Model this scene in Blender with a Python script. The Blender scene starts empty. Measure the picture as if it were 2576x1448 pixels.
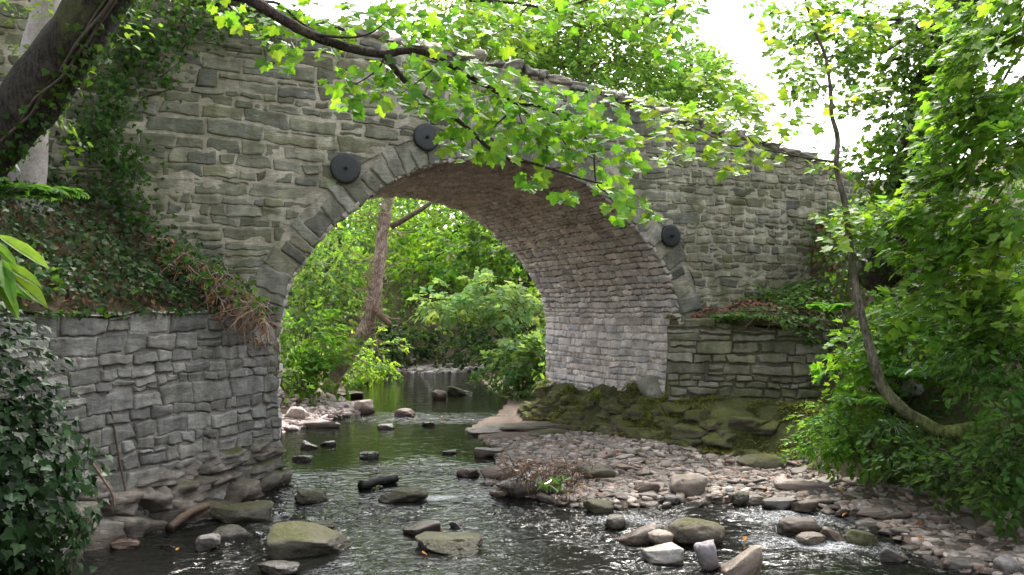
import bpy, math, random
import numpy as np
from mathutils import Vector

sc = bpy.context.scene
# ---------------------------------------------------------------- camera
F, HY = 2144.0, 785.0                      # focal length and horizon row, in a 2576 x 1448 frame
PIT = math.atan((HY - 724) / F)
CAMZ = 2.0
cam = bpy.data.cameras.new("camera")
cam.sensor_width = 36
cam.lens = F / 2576 * 36
cam.clip_start, cam.clip_end = 0.05, 600
co = bpy.data.objects.new("camera", cam)
co.location = (0, 0, CAMZ)
co.rotation_euler = (math.pi / 2 + PIT, 0, 0)
sc.collection.objects.link(co)
sc.camera = co

# ---------------------------------------------------------------- sky, sun, exposure
SUN_EL, SUN_AZ = math.radians(58), math.radians(14)      # azimuth from +Y towards +X
w = bpy.data.worlds.new("World")
sc.world = w
w.use_nodes = True
nt = w.node_tree
nt.nodes.clear()
out = nt.nodes.new("ShaderNodeOutputWorld")
bg = nt.nodes.new("ShaderNodeBackground")
sky = nt.nodes.new("ShaderNodeTexSky")
sky.sky_type = 'NISHITA'
sky.sun_disc = False
sky.sun_elevation = SUN_EL
sky.sun_rotation = SUN_AZ
sky.air_density, sky.dust_density, sky.ozone_density = 1.0, 4.0, 1.0
hs = nt.nodes.new("ShaderNodeHueSaturation")
hs.inputs["Saturation"].default_value = 0.30
nt.links.new(sky.outputs[0], hs.inputs["Color"])
nt.links.new(hs.outputs[0], bg.inputs[0])
bg.inputs[1].default_value = 0.15
nt.links.new(bg.outputs[0], out.inputs[0])
sl = bpy.data.lights.new("sun", 'SUN')
sl.energy = 1.1
sl.angle = math.radians(14)
sl.color = (1, 0.95, 0.86)
so = bpy.data.objects.new("sun", sl)
sd = Vector((math.sin(SUN_AZ) * math.cos(SUN_EL), math.cos(SUN_AZ) * math.cos(SUN_EL), math.sin(SUN_EL)))
so.rotation_euler = sd.to_track_quat('Z', 'Y').to_euler()
so.location = (6, 20, 30)
sc.collection.objects.link(so)
vs = sc.view_settings
vs.view_transform, vs.look = 'Standard', 'None'
vs.gamma = 1
vs.exposure = 2.4
sc.cycles.max_bounces = 7
sc.cycles.diffuse_bounces = 6
sc.cycles.glossy_bounces = 3
sc.cycles.transmission_bounces = 5
sc.cycles.transparent_max_bounces = 8
sc.cycles.caustics_reflective = sc.cycles.caustics_refractive = False
sc.cycles.use_denoising = True

rng = np.random.default_rng(11)
R = lambda a, b: float(rng.uniform(a, b))
A = np.array

# ---------------------------------------------------------------- noise
def _h(ix, iy, iz, s):
    n = (ix.astype(np.int64) * 374761393 + iy.astype(np.int64) * 668265263 + iz.astype(np.int64) * 1274126177 + s * 974711) & 0xffffffff
    n = ((n ^ (n >> 13)) * 1103515245) & 0xffffffff
    n = ((n ^ (n >> 16)) * 668265263) & 0xffffffff
    return ((n ^ (n >> 15)) & 0xffffff) / float(0xffffff)

def vnoise(p, s=0):
    p = np.asarray(p, float)
    i = np.floor(p).astype(np.int64)
    f = p - i
    f = f * f * (3 - 2 * f)
    r = 0
    for a in (0, 1):
        for b in (0, 1):
            for c in (0, 1):
                wt = (f[..., 0] if a else 1 - f[..., 0]) * (f[..., 1] if b else 1 - f[..., 1]) * (f[..., 2] if c else 1 - f[..., 2])
                r = r + wt * _h(i[..., 0] + a, i[..., 1] + b, i[..., 2] + c, s)
    return r * 2 - 1

def fbm(p, o=3, s=0):
    p = np.asarray(p, float)
    r, a = 0, 1.0
    for k in range(o):
        r = r + a * vnoise(p * 2 ** k, s + k * 17)
        a *= .5
    return r

def sstep(a, b, x):
    t = np.clip((x - a) / (b - a), 0, 1)
    return t * t * (3 - 2 * t)

# ---------------------------------------------------------------- object helpers
C = sc.collection

def tag(o, label=None, cat=None, group=None, kind=None):
    if label: o['label'] = label
    if cat: o['category'] = cat
    if group: o['group'] = group
    if kind: o['kind'] = kind
    return o

def empty(name, loc, label=None, cat=None, group=None):
    o = bpy.data.objects.new(name, None)
    o.empty_display_size = .2
    o.location = loc
    C.objects.link(o)
    return tag(o, label, cat, group)

def mk(name, V, Fs, mat, parent=None, col=None, smooth=True):
    """one mesh object from a vertex array and a list of face arrays (each of one corner count), given in world space"""
    V = np.asarray(V, float)
    off = np.zeros(3)
    if parent is not None:
        p = parent
        while p is not None:
            off = off + A(p.location)
            p = p.parent
    me = bpy.data.meshes.new(name)
    Fs = [np.asarray(f, np.int32) for f in Fs if len(f)]
    nl = sum(f.size for f in Fs)
    npl = sum(len(f) for f in Fs)
    me.vertices.add(len(V))
    me.vertices.foreach_set("co", (V - off).astype(np.float32).ravel())
    me.loops.add(nl)
    me.loops.foreach_set("vertex_index", np.concatenate([f.ravel() for f in Fs]))
    me.polygons.add(npl)
    sizes = np.concatenate([np.full(len(f), f.shape[1], np.int32) for f in Fs])
    st = np.concatenate([[0], np.cumsum(sizes)[:-1]]).astype(np.int32)
    me.polygons.foreach_set("loop_start", st)
    me.polygons.foreach_set("use_smooth", np.full(npl, smooth, bool))
    if col is not None:
        ca = me.color_attributes.new("tint", 'FLOAT_COLOR', 'POINT')
        cc = np.ones((len(V), 4), np.float32)
        cc[:, :3] = np.clip(col, 0, 1)
        ca.data.foreach_set("color", cc.ravel())
    me.update(calc_edges=True)
    me.validate()
    me.materials.append(mat)
    o = bpy.data.objects.new(name, me)
    C.objects.link(o)
    if parent is not None:
        o.parent = parent
    return o

def unit(v):
    v = np.asarray(v, float)
    return v / (np.linalg.norm(v, axis=-1)[..., None] + 1e-9)

class MB:
    """collects pieces of one mesh"""
    def __init__(s): s.V, s.F, s.C, s.n = [], {}, [], 0
    def add(s, V, Fs, col=None):
        V = np.asarray(V, float).reshape(-1, 3)
        for f in Fs:
            f = np.asarray(f, np.int64)
            if len(f): s.F.setdefault(f.shape[1], []).append(f + s.n)
        s.V.append(V)
        c = np.ones((len(V), 3)) if col is None else np.broadcast_to(np.asarray(col, float), (len(V), 3))
        s.C.append(c)
        s.n += len(V)
    def tube(s, pts, rad, k=6, col=None, rough=0, seed=0):
        pts = np.asarray(pts, float)
        rad = np.broadcast_to(np.asarray(rad, float), (len(pts),))
        t = np.gradient(pts, axis=0)
        t /= np.linalg.norm(t, axis=1)[:, None] + 1e-9
        ref = A([0, 0, 1.]) if abs(t[0][2]) < .9 else A([1., 0, 0])
        a = np.cross(t, ref); a /= np.linalg.norm(a, axis=1)[:, None] + 1e-9
        for i in range(1, len(a)):
            b_ = a[i - 1] - t[i] * (a[i - 1] @ t[i])
            a[i] = b_ / (np.linalg.norm(b_) + 1e-9)
        b = np.cross(t, a)
        an = np.arange(k) * 2 * np.pi / k
        P = pts[:, None, :] + rad[:, None, None] * (np.cos(an)[None, :, None] * a[:, None, :] + np.sin(an)[None, :, None] * b[:, None, :])
        if rough:
            nn = fbm(P * (0.9 / max(rad.max(), .02)) * A([1, 1, .45]), 3, seed)
            P = pts[:, None, :] + (P - pts[:, None, :]) * (1 + rough * nn)[..., None]
        n = len(pts)
        i, j = np.meshgrid(np.arange(n - 1), np.arange(k), indexing='ij')
        q = np.stack([i * k + j, i * k + (j + 1) % k, (i + 1) * k + (j + 1) % k, (i + 1) * k + j], -1).reshape(-1, 4)
        V = np.concatenate([P.reshape(-1, 3), pts[:1], pts[-1:]])
        j = np.arange(k)
        c0 = np.stack([(j + 1) % k, j, np.full(k, n * k)], 1)
        c1 = np.stack([(n - 1) * k + j, (n - 1) * k + (j + 1) % k, np.full(k, n * k + 1)], 1)
        s.add(V, [q, np.concatenate([c0, c1])], col)
    def build(s, name, mat, parent=None, smooth=True):
        return mk(name, np.concatenate(s.V), [np.concatenate(f) for f in s.F.values()], mat, parent, np.concatenate(s.C), smooth)

def curve(pts, n):
    """Catmull-Rom through pts, n samples"""
    p = np.asarray(pts, float)
    p = np.concatenate([[2 * p[0] - p[1]], p, [2 * p[-1] - p[-2]]])
    t = np.linspace(0, len(p) - 3 - 1e-6, n)
    i = t.astype(int); f = (t - i)[:, None]
    a, b, c, d = p[i], p[i + 1], p[i + 2], p[i + 3]
    return .5 * (2 * b + (c - a) * f + (2 * a - 5 * b + 4 * c - d) * f ** 2 + (3 * b - a - 3 * c + d) * f ** 3)

def P(px, py, Y):
    """world point seen at (px, py) of the 2576 x 1448 frame at distance Y"""
    x = (px - 1288) / F; y = -(py - 724) / F
    dy = math.cos(PIT) - y * math.sin(PIT); dz = math.sin(PIT) + y * math.cos(PIT)
    return A([x / dy * Y, Y, CAMZ + dz / dy * Y])

# ---------------------------------------------------------------- materials
def new_mat(name):
    m = bpy.data.materials.new(name)
    m.use_nodes = True
    t = m.node_tree
    t.nodes.clear()
    return m, t, t.nodes.new("ShaderNodeOutputMaterial")

def N(t, typ, **kw):
    n = t.nodes.new(typ)
    for k, v in kw.items():
        if k in n.inputs: n.inputs[k].default_value = v
        else: setattr(n, k, v)
    return n

def noise_node(t, co, scale, detail=4, rough=.6):
    n = N(t, "ShaderNodeTexNoise", Scale=scale, Detail=detail, Roughness=rough)
    t.links.new(co, n.inputs["Vector"])
    return n

def ramp(t, fac, stops):
    r = t.nodes.new("ShaderNodeValToRGB")
    e = r.color_ramp.elements
    while len(e) < len(stops): e.new(.5)
    for x, (p, c) in zip(e, stops):
        x.position = p
        x.color = (*c, 1) if len(c) == 3 else c
    t.links.new(fac, r.inputs[0])
    return r

def mixc(t, fac, a, b, mode='MIX'):
    m = t.nodes.new("ShaderNodeMix")
    m.data_type = 'RGBA'; m.blend_type = mode
    if hasattr(fac, 'links'): t.links.new(fac, m.inputs[0])
    else: m.inputs[0].default_value = fac
    for s_, v in ((m.inputs[6], a), (m.inputs[7], b)):
        if hasattr(v, 'links'): t.links.new(v, s_)
        else: s_.default_value = (*v, 1)
    return m.outputs[2]

def mat_tinted(name, scale=6, var=(.55, 1.35), moss=None, moss_amt=.5, bump=.5, bscale=22, rough=.9, spec=.25, streak=False, up_moss=False, wet=None, lam=0):
    """tint attribute times noise, optional moss patches, bump"""
    m, t, o = new_mat(name)
    tc = N(t, "ShaderNodeNewGeometry").outputs["Position"]
    at = N(t, "ShaderNodeAttribute", attribute_name="tint").outputs["Color"]
    n1 = noise_node(t, tc, scale, 6, .65)
    r1 = ramp(t, n1.outputs[0], [(.25, (var[0],) * 3), (.75, (var[1],) * 3)])
    c = mixc(t, 1.0, at, r1.outputs[0], 'MULTIPLY')
    cv = tc
    if lam:
        ml_ = N(t, 'ShaderNodeMapping'); ml_.inputs['Scale'].default_value = (1, 1, lam); t.links.new(tc, ml_.inputs[0]); cv = ml_.outputs[0]
    n2 = noise_node(t, cv, scale * (3 if lam else 6), 6, .75)
    r2 = ramp(t, n2.outputs[0], [(.3, (.6,) * 3), (.7, (1.3,) * 3)])
    c = mixc(t, .8, c, r2.outputs[0], 'MULTIPLY')
    if lam:
        ms_ = N(t, 'ShaderNodeMapping'); ms_.inputs['Scale'].default_value = (2.6, 2.6, .28); t.links.new(tc, ms_.inputs[0])
        n5 = noise_node(t, ms_.outputs[0], 2.2, 5, .65)
        r6 = ramp(t, n5.outputs[0], [(.3, (.66, .64, .6)), (.52, (1, 1, 1)), (.72, (1.32, 1.3, 1.25))])
        c = mixc(t, .85, c, r6.outputs[0], 'MULTIPLY')
    if moss:
        n3 = noise_node(t, tc, 1.3, 6, .7)
        if up_moss:
            g = N(t, "ShaderNodeNewGeometry").outputs["Normal"]
            sx = t.nodes.new("ShaderNodeSeparateXYZ"); t.links.new(g, sx.inputs[0])
            ad = N(t, "ShaderNodeMath", operation='MULTIPLY_ADD'); t.links.new(sx.outputs[2], ad.inputs[0]); ad.inputs[1].default_value = .35
            t.links.new(n3.outputs[0], ad.inputs[2]); f = ad.outputs[0]
            lo = 1.0 - moss_amt * .55
        else:
            f = n3.outputs[0]; lo = .72 - moss_amt * .4
        r3 = ramp(t, f, [(lo, (0, 0, 0)), (lo + .14, (1, 1, 1))])
        n4 = noise_node(t, tc, 45, 3, .7)
        mc = ramp(t, n4.outputs[0], [(.3, tuple(x * .45 for x in moss)), (.7, tuple(x * 1.5 for x in moss))])
        mf = N(t, "ShaderNodeMath", operation='MULTIPLY'); t.links.new(r3.outputs[0], mf.inputs[0]); mf.inputs[1].default_value = .85 if up_moss else .6
        c = mixc(t, mf.outputs[0], c, mc.outputs[0])
    b = N(t, "ShaderNodeBsdfPrincipled", Roughness=rough)
    b.inputs["Specular IOR Level"].default_value = spec
    t.links.new(c, b.inputs["Base Color"])
    if wet is not None:                    # stones standing in the stream are dark and shiny up to the splash line
        sx2 = t.nodes.new("ShaderNodeSeparateXYZ"); t.links.new(tc, sx2.inputs[0])
        na = noise_node(t, tc, 7, 2)
        ma = N(t, "ShaderNodeMath", operation='MULTIPLY_ADD'); t.links.new(na.outputs[0], ma.inputs[0]); ma.inputs[1].default_value = -.12
        t.links.new(sx2.outputs[2], ma.inputs[2])
        rr = ramp(t, ma.outputs[0], [(0, (1, 1, 1)), (wet, (0, 0, 0))])
        mm = mixc(t, 1, c, (.38, .35, .32), 'MULTIPLY')
        c2 = mixc(t, rr.outputs[0], c, mm)
        t.links.new(c2, b.inputs["Base Color"])
        r5 = ramp(t, rr.outputs[0], [(0, (rough,) * 3), (1, (.25,) * 3)])
        t.links.new(r5.outputs[0], b.inputs["Roughness"])
    nb = noise_node(t, cv, bscale * (.55 if lam else 1), 8, .75)
    bp = N(t, "ShaderNodeBump", Strength=bump, Distance=.03)
    t.links.new(nb.outputs[0], bp.inputs["Height"])
    t.links.new(bp.outputs[0], b.inputs["Normal"])
    t.links.new(b.outputs[0], o.inputs[0])
    return m

def mat_leaf(name, trans=.5, gloss=.08, rough=.4, back=1.5):
    m, t, o = new_mat(name)
    at = N(t, "ShaderNodeAttribute", attribute_name="tint").outputs["Color"]
    tc = N(t, "ShaderNodeNewGeometry").outputs["Position"]
    n1 = noise_node(t, tc, 14, 3, .6)
    r1 = ramp(t, n1.outputs[0], [(.3, (.75,) * 3), (.7, (1.2,) * 3)])
    c = mixc(t, 1, at, r1.outputs[0], 'MULTIPLY')
    d = N(t, "ShaderNodeBsdfDiffuse"); t.links.new(c, d.inputs[0])
    tl = N(t, "ShaderNodeBsdfTranslucent")
    ct = mixc(t, 1, c, (1.35 * back, 1.25 * back, .45 * back), 'MULTIPLY')
    t.links.new(ct, tl.inputs[0])
    mx = N(t, "ShaderNodeMixShader"); mx.inputs[0].default_value = trans
    t.links.new(d.outputs[0], mx.inputs[1]); t.links.new(tl.outputs[0], mx.inputs[2])
    g = N(t, "ShaderNodeBsdfGlossy", Roughness=rough)
    g.inputs[0].default_value = (1, 1, 1, 1)
    lw = N(t, "ShaderNodeFresnel", IOR=1.4)
    ml = N(t, "ShaderNodeMath", operation='MULTIPLY'); t.links.new(lw.outputs[0], ml.inputs[0]); ml.inputs[1].default_value = gloss * 10
    m2 = N(t, "ShaderNodeMixShader"); t.links.new(ml.outputs[0], m2.inputs[0])
    t.links.new(mx.outputs[0], m2.inputs[1]); t.links.new(g.outputs[0], m2.inputs[2])
    t.links.new(m2.outputs[0], o.inputs[0])
    return m

M_FACE = mat_tinted("rubble_stone", 5, moss=(.10, .11, .042), moss_amt=.5, bump=.8, bscale=18, lam=3.2, var=(.6, 1.35))
M_BARREL = mat_tinted("vault_stone", 5, moss=(.16, .15, .12), moss_amt=.25, bump=.6, bscale=20)
M_WALL = mat_tinted("grey_wall_stone", 6, moss=(.12, .12, .07), moss_amt=.3, bump=.8, bscale=20, lam=2.2)
M_MOSSW = mat_tinted("mossy_wall_stone", 6, moss=(.12, .13, .045), moss_amt=.6, bump=.8, bscale=20, lam=2.5)
M_FOOT = mat_tinted("footing_rock", 7, moss=(.07, .075, .02), moss_amt=.4, bump=1.0, bscale=22, up_moss=True, wet=.10, lam=3)
M_ROCK = mat_tinted("rock", 7, moss=(.085, .085, .022), moss_amt=.12, bump=.5, bscale=25, up_moss=True, wet=.12, spec=.4)
M_MROCK = mat_tinted("mossy_rock", 7, moss=(.07, .072, .018), moss_amt=.55, bump=.9, bscale=30, up_moss=True, wet=.10, spec=.4)
M_LEDGE = mat_tinted("ledge_rock", 7, moss=(.10, .11, .026), moss_amt=.95, bump=1.0, bscale=34, up_moss=True, spec=.2)
M_GRAV = mat_tinted("gravel_stone", 9, moss=(.09, .08, .04), moss_amt=.1, bump=.4, bscale=40)
M_GROUND = mat_tinted("soil", 4, bump=.9, bscale=26)
def mat_bark():
    m, t, o = new_mat("bark")
    tc = N(t, "ShaderNodeNewGeometry").outputs["Position"]
    mp = N(t, "ShaderNodeMapping"); mp.inputs["Scale"].default_value = (1, 1, .22); mp.inputs["Rotation"].default_value = (0, .45, 0)
    t.links.new(tc, mp.inputs[0])
    at = N(t, "ShaderNodeAttribute", attribute_name="tint").outputs["Color"]
    n1 = noise_node(t, mp.outputs[0], 38, 6, .7); n2 = noise_node(t, tc, 5, 5, .7); n3 = noise_node(t, tc, 2.2, 5, .7)
    r1 = ramp(t, n1.outputs[0], [(.35, (.35,) * 3), (.65, (1.5,) * 3)]); r2 = ramp(t, n2.outputs[0], [(.35, (.6,) * 3), (.7, (1.4,) * 3)])
    c = mixc(t, 1, mixc(t, 1, at, r1.outputs[0], 'MULTIPLY'), r2.outputs[0], 'MULTIPLY')
    r3 = ramp(t, n3.outputs[0], [(.54, (0, 0, 0)), (.66, (.7, .7, .7))])
    c = mixc(t, r3.outputs[0], c, (.075, .085, .028))
    b = N(t, "ShaderNodeBsdfPrincipled", Roughness=.9); t.links.new(c, b.inputs["Base Color"])
    b.inputs["Specular IOR Level"].default_value = .2
    bp = N(t, "ShaderNodeBump", Strength=.9, Distance=.03); t.links.new(n1.outputs[0], bp.inputs["Height"])
    b2 = N(t, "ShaderNodeBump", Strength=.6, Distance=.08); t.links.new(n2.outputs[0], b2.inputs["Height"]); t.links.new(bp.outputs[0], b2.inputs["Normal"])
    t.links.new(b2.outputs[0], b.inputs["Normal"]); t.links.new(b.outputs[0], o.inputs[0])
    return m
M_BARK = mat_bark()
M_TWIG = mat_tinted("twig_bark", 12, bump=.3, bscale=40)
M_SYC = mat_leaf("sycamore_leaf", .62, .025, .45, 1.7)
M_LEAF = mat_leaf("tree_leaf", .55, .025, .45, 1.6)
M_IVY = mat_leaf("ivy_leaf", .22, .03, .4, 1.2)
M_DRY = mat_leaf("dry_leaf", .3, .02, .6, .7)

M_FAR = mat_leaf("far_leaf", .62, .015, .5, 1.75)

def mat_iron():
    m, t, o = new_mat("painted_iron")
    tc = N(t, "ShaderNodeNewGeometry").outputs["Position"]
    n = noise_node(t, tc, 30, 5)
    r = ramp(t, n.outputs[0], [(.3, (.007, .008, .010)), (.72, (.017, .018, .020)), (.86, (.035, .024, .017))])
    b = N(t, "ShaderNodeBsdfPrincipled", Roughness=.55)
    t.links.new(r.outputs[0], b.inputs["Base Color"])
    bp = N(t, "ShaderNodeBump", Strength=.15, Distance=.01)
    t.links.new(n.outputs[0], bp.inputs["Height"]); t.links.new(bp.outputs[0], b.inputs["Normal"])
    t.links.new(b.outputs[0], o.inputs[0])
    return m
M_IRON = mat_iron()

def mat_water():
    m, t, o = new_mat("stream_water")
    tc = N(t, "ShaderNodeNewGeometry").outputs["Position"]
    at = N(t, "ShaderNodeAttribute", attribute_name="tint")      # r: ripple strength, g: foam
    sp = t.nodes.new("ShaderNodeSeparateColor"); t.links.new(at.outputs["Color"], sp.inputs[0])
    mp = N(t, "ShaderNodeMapping"); mp.inputs["Scale"].default_value = (.7, 1.0, 1)
    t.links.new(tc, mp.inputs[0])
    n1 = noise_node(t, mp.outputs[0], 7.5, 3, .5)
    n1.inputs["Distortion"].default_value = 1.2
    n2 = noise_node(t, mp.outputs[0], 2.2, 2, .5)
    bs = N(t, "ShaderNodeMath", operation='MULTIPLY'); t.links.new(sp.outputs[0], bs.inputs[0]); bs.inputs[1].default_value = 1.0
    b1 = N(t, "ShaderNodeBump", Distance=.10); t.links.new(n1.outputs[0], b1.inputs["Height"]); t.links.new(bs.outputs[0], b1.inputs["Strength"])
    b2 = N(t, "ShaderNodeBump", Strength=.05, Distance=.1); t.links.new(n2.outputs[0], b2.inputs["Height"]); t.links.new(b1.outputs[0], b2.inputs["Normal"])
    gl = N(t, "ShaderNodeBsdfGlossy", Roughness=.03); t.links.new(b2.outputs[0], gl.inputs["Normal"])
    tr = N(t, "ShaderNodeBsdfTransparent"); tr.inputs[0].default_value = (.36, .33, .25, 1)
    df = N(t, "ShaderNodeBsdfDiffuse"); df.inputs[0].default_value = (.012, .013, .011, 1)
    body = N(t, "ShaderNodeMixShader"); body.inputs[0].default_value = .6
    t.links.new(tr.outputs[0], body.inputs[1]); t.links.new(df.outputs[0], body.inputs[2])
    fr = N(t, "ShaderNodeFresnel", IOR=1.38); t.links.new(b2.outputs[0], fr.inputs["Normal"])
    mx = N(t, "ShaderNodeMixShader"); t.links.new(fr.outputs[0], mx.inputs[0])
    t.links.new(body.outputs[0], mx.inputs[1]); t.links.new(gl.outputs[0], mx.inputs[2])
    # white water
    mp3 = N(t, 'ShaderNodeMapping'); mp3.inputs['Scale'].default_value = (1, 1.6, 1); t.links.new(tc, mp3.inputs[0])
    n3 = noise_node(t, mp3.outputs[0], 30, 6, .75)
    n3.inputs['Distortion'].default_value = 1.5
    ad = N(t, "ShaderNodeMath", operation='ADD'); t.links.new(n3.outputs[0], ad.inputs[0]); t.links.new(sp.outputs[1], ad.inputs[1])
    rf = ramp(t, ad.outputs[0], [(.78, (0, 0, 0)), (1.0, (.8, .8, .8))])
    fo = N(t, "ShaderNodeBsdfDiffuse"); fo.inputs[0].default_value = (.75, .77, .8, 1)
    m3 = N(t, "ShaderNodeMixShader"); t.links.new(rf.outputs[0], m3.inputs[0])
    t.links.new(mx.outputs[0], m3.inputs[1]); t.links.new(fo.outputs[0], m3.inputs[2])
    t.links.new(m3.outputs[0], o.inputs[0])
    return m
M_WATER = mat_water()

# ---------------------------------------------------------------- plan of the place
TH = math.radians(64)
P0 = A([-2.722, 10.037])                      # front corner of the left abutment
D2 = A([math.sin(TH), math.cos(TH)])          # along the bridge face, to the right
N2 = A([-math.cos(TH), math.sin(TH)])         # through the barrel, upstream
BL, SPAN = 4.2, 5.8                           # barrel length, span
LW = A([-math.sin(math.radians(20.7)), -math.cos(math.radians(20.7))])   # left retaining wall, towards the viewer
LN = A([LW[1], -LW[0]])                       # behind that wall (to the left)

def bridge(s, v, z):
    s, v, z = np.broadcast_arrays(np.asarray(s, float), np.asarray(v, float), np.asarray(z, float))
    return np.stack([P0[0] + s * D2[0] + v * N2[0], P0[1] + s * D2[1] + v * N2[1], z], -1)

WATER = A([(4.2, 1), (4.0, 5), (3.5, 6.75), (3.4, 8.5), (2.6, 9.1), (.87, 8.84), (-.12, 9.4), (-.28, 12.4), (-.8, 14.5), (-.3, 17), (-.1, 19),
           (-.7, 23), (-1.0, 26), (-1.2, 28.5), (-4.8, 28), (-4.6, 24.5), (-3.9, 20), (-2.9, 17), (-3.5, 15), (-4.0, 13.7), (-2.75, 10.1), (-2.6, 9.9), (-4.1, 6.2), (-5.2, 1)])
TOE = A([(4.7, 1), (4.5, 5), (4.3, 7.2), (4.1, 8.3), (3.8, 9.5), (3.55, 10.5), (3.2, 11.0), (2.5, 11.25), (1.75, 12.1), (0.0, 15.9), (.7, 17.5), (.9, 20), (.3, 24), (.0, 27), (-.3, 31), (0, 60)])

def poly_dist(x, y, poly, closed):
    q = np.concatenate([poly, poly[:1]]) if closed else poly
    best = np.full(x.shape, 1e9); side = np.zeros(x.shape); ins = np.zeros(x.shape, bool)
    for a, b in zip(q[:-1], q[1:]):
        e = b - a
        t = np.clip(((x - a[0]) * e[0] + (y - a[1]) * e[1]) / (e @ e), 0, 1)
        dx, dy = x - a[0] - t * e[0], y - a[1] - t * e[1]
        dd = np.hypot(dx, dy)
        cr = e[0] * (y - a[1]) - e[1] * (x - a[0])
        m = dd < best - 1e-9
        best = np.where(m, dd, best); side = np.where(m, cr, side)
        if closed:
            c = ((a[1] > y) != (b[1] > y)) & (x < (b[0] - a[0]) * (y - a[1]) / (b[1] - a[1] + 1e-12) + a[0])
            ins ^= c
    return (np.where(ins, best, -best)) if closed else np.where(side < 0, best, -best)

def ground(x, y, rough=True):
    x = np.asarray(x, float); y = np.asarray(y, float)
    x, y = np.broadcast_arrays(x, y)
    dw = poly_dist(x, y, WATER, True)                       # + inside the stream
    dt = poly_dist(x, y, TOE, False)                        # + to the right of the bank's toe
    s = (x - P0[0]) * D2[0] + (y - P0[1]) * D2[1]
    v = (x - P0[0]) * N2[0] + (y - P0[1]) * N2[1]
    dl = (x - P0[0]) * LN[0] + (y - P0[1]) * LN[1]          # + behind the left wall
    p = np.stack([x, y, x * 0], -1)
    n1, n2 = fbm(p * .7, 3, 3), fbm(p * 3.1, 3, 5)
    h = np.where(dw > 0, -.08 - .30 * sstep(0, .5, dw), .02 + .07 * np.minimum(-dw, 4.0) * 1.0)
    # right: mossy ledge in front of the low wall and abutment, steep bank nearer the viewer, valley side upstream
    dtp = np.maximum(dt, 0)
    near = np.where(dtp < 3.2, 1.0 * dtp, 3.2 + .3 * np.minimum(dtp - 3.2, 12))
    ledge = .50 * sstep(0, .75, dtp)
    up = np.where(dtp < 3, .75 * dtp, 2.25 + .28 * np.minimum(dtp - 3, 12))
    wn = sstep(4.3, 5.0, x)
    front = ledge * (1 - wn) + near * wn
    front = np.where(y < 10.6, near * sstep(11.2, 10.4, y) + front * (1 - sstep(11.2, 10.4, y)), front)
    rise = np.where(v > BL - .2, up, front)
    terr = 1.82 + .10 * np.clip(x - 2.6, 0, 3) + .22 * np.clip(y - 12.5, 0, 6)
    rise_abs = np.where((v < .3) & (y > 12.5) & (x > 2.3), np.maximum(terr, h + rise * (x > 4.8)), h + rise)
    h = np.where(dt > 0, rise_abs, h)
    lump = sstep(-.05, .35, dt) * sstep(1.2, .7, dt) * (v < BL) * (1 - wn)
    h = h + lump * (.08 * fbm(p * 2.6, 2, 91) + .06 * fbm(p * 6.0, 2, 93))
    # left
    bank = 1.98 + np.where(dl < 3, .95 * np.maximum(dl - .1, 0), 2.75 + .3 * np.minimum(dl - 3, 10))
    h = np.where((v < .25) & (dl > .12), np.maximum(h, bank), h)
    h = np.where((v >= .25) & (v < BL - .2) & (s < -.12), 2.6, h)
    upl = np.maximum(-dw - .9, 0)
    h = np.where((v >= BL - .2) & (dt < 0) & (dw < 0), h + np.where(upl < 4, .75 * upl, 3 + .25 * np.minimum(upl - 4, 12)), h)
    h = np.where((y > 28) & (v > BL), np.maximum(h, .2 * np.minimum(y - 29.5, 30)), h)
    # hummock under the near ivy
    r = np.hypot((x + 3.85) / 1.25, (y - 4.9) / 1.5)
    h = np.where(r < 1, np.maximum(h, 1.6 * sstep(1.0, .35, r) - .15), h)
    if rough:
        am = np.where(dw > 0, .3, np.clip(.5 + .5 * np.abs(dw), .4, 2.2))
        h = h + .05 * n1 * am + .022 * n2 * np.clip(am, 0, 1.3)
    return h

def G(px, py, zoff=0.0):
    """point of the ground (or water) seen at a pixel"""
    d = P(px, py, 1.0) - A([0, 0, CAMZ])
    ts = np.linspace(4, 40, 900)
    z = CAMZ + d[2] * ts
    g = np.maximum(ground(d[0] * ts, ts), 0) + zoff
    k = np.argmax(z <= g)
    return A([d[0] * ts[k], ts[k], g[k]])

# ---- ground sheet
def axis(parts):
    r = [np.arange(a, b, st) for a, b, st in parts]
    return np.concatenate(r + [[parts[-1][1]]])
gx = axis([(-140, -30, 12), (-30, -8, 1.5), (-8, 7, .085), (7, 30, 1.3), (30, 140, 12)])
gy = axis([(-60, -4, 7), (-4, 4, .8), (4, 17, .085), (17, 32, .22), (32, 60, 2), (60, 260, 15)])
XX, YY = np.meshgrid(gx, gy)
HH = ground(XX, YY)
dwG = poly_dist(XX, YY, WATER, True); dtG = poly_dist(XX, YY, TOE, False)
nn = fbm(np.stack([XX, YY, HH], -1) * 1.4, 4, 9)
cb = np.where((dwG > 0)[..., None], A([.085, .07, .045]), A([.155, .115, .09]))            # bed, gravelly mud
soil = A([.10, .072, .05]) * (1 + .4 * nn[..., None])
moss = A([.075, .08, .028]) * (1 + .5 * nn[..., None])
m1 = sstep(.35, 1.0, HH + .15 * nn)[..., None]
cb = cb * (1 - m1) + (soil * .6 + moss * .4) * m1
ml = (sstep(0, .2, dtG) * sstep(1.15, .8, HH + .2 * nn))[..., None]
cb = cb * (1 - ml) + moss * ml
ny, nx = XX.shape
i, j = np.meshgrid(np.arange(ny - 1), np.arange(nx - 1), indexing='ij')
quad = np.stack([i * nx + j, i * nx + j + 1, (i + 1) * nx + j + 1, (i + 1) * nx + j], -1).reshape(-1, 4)
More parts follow.
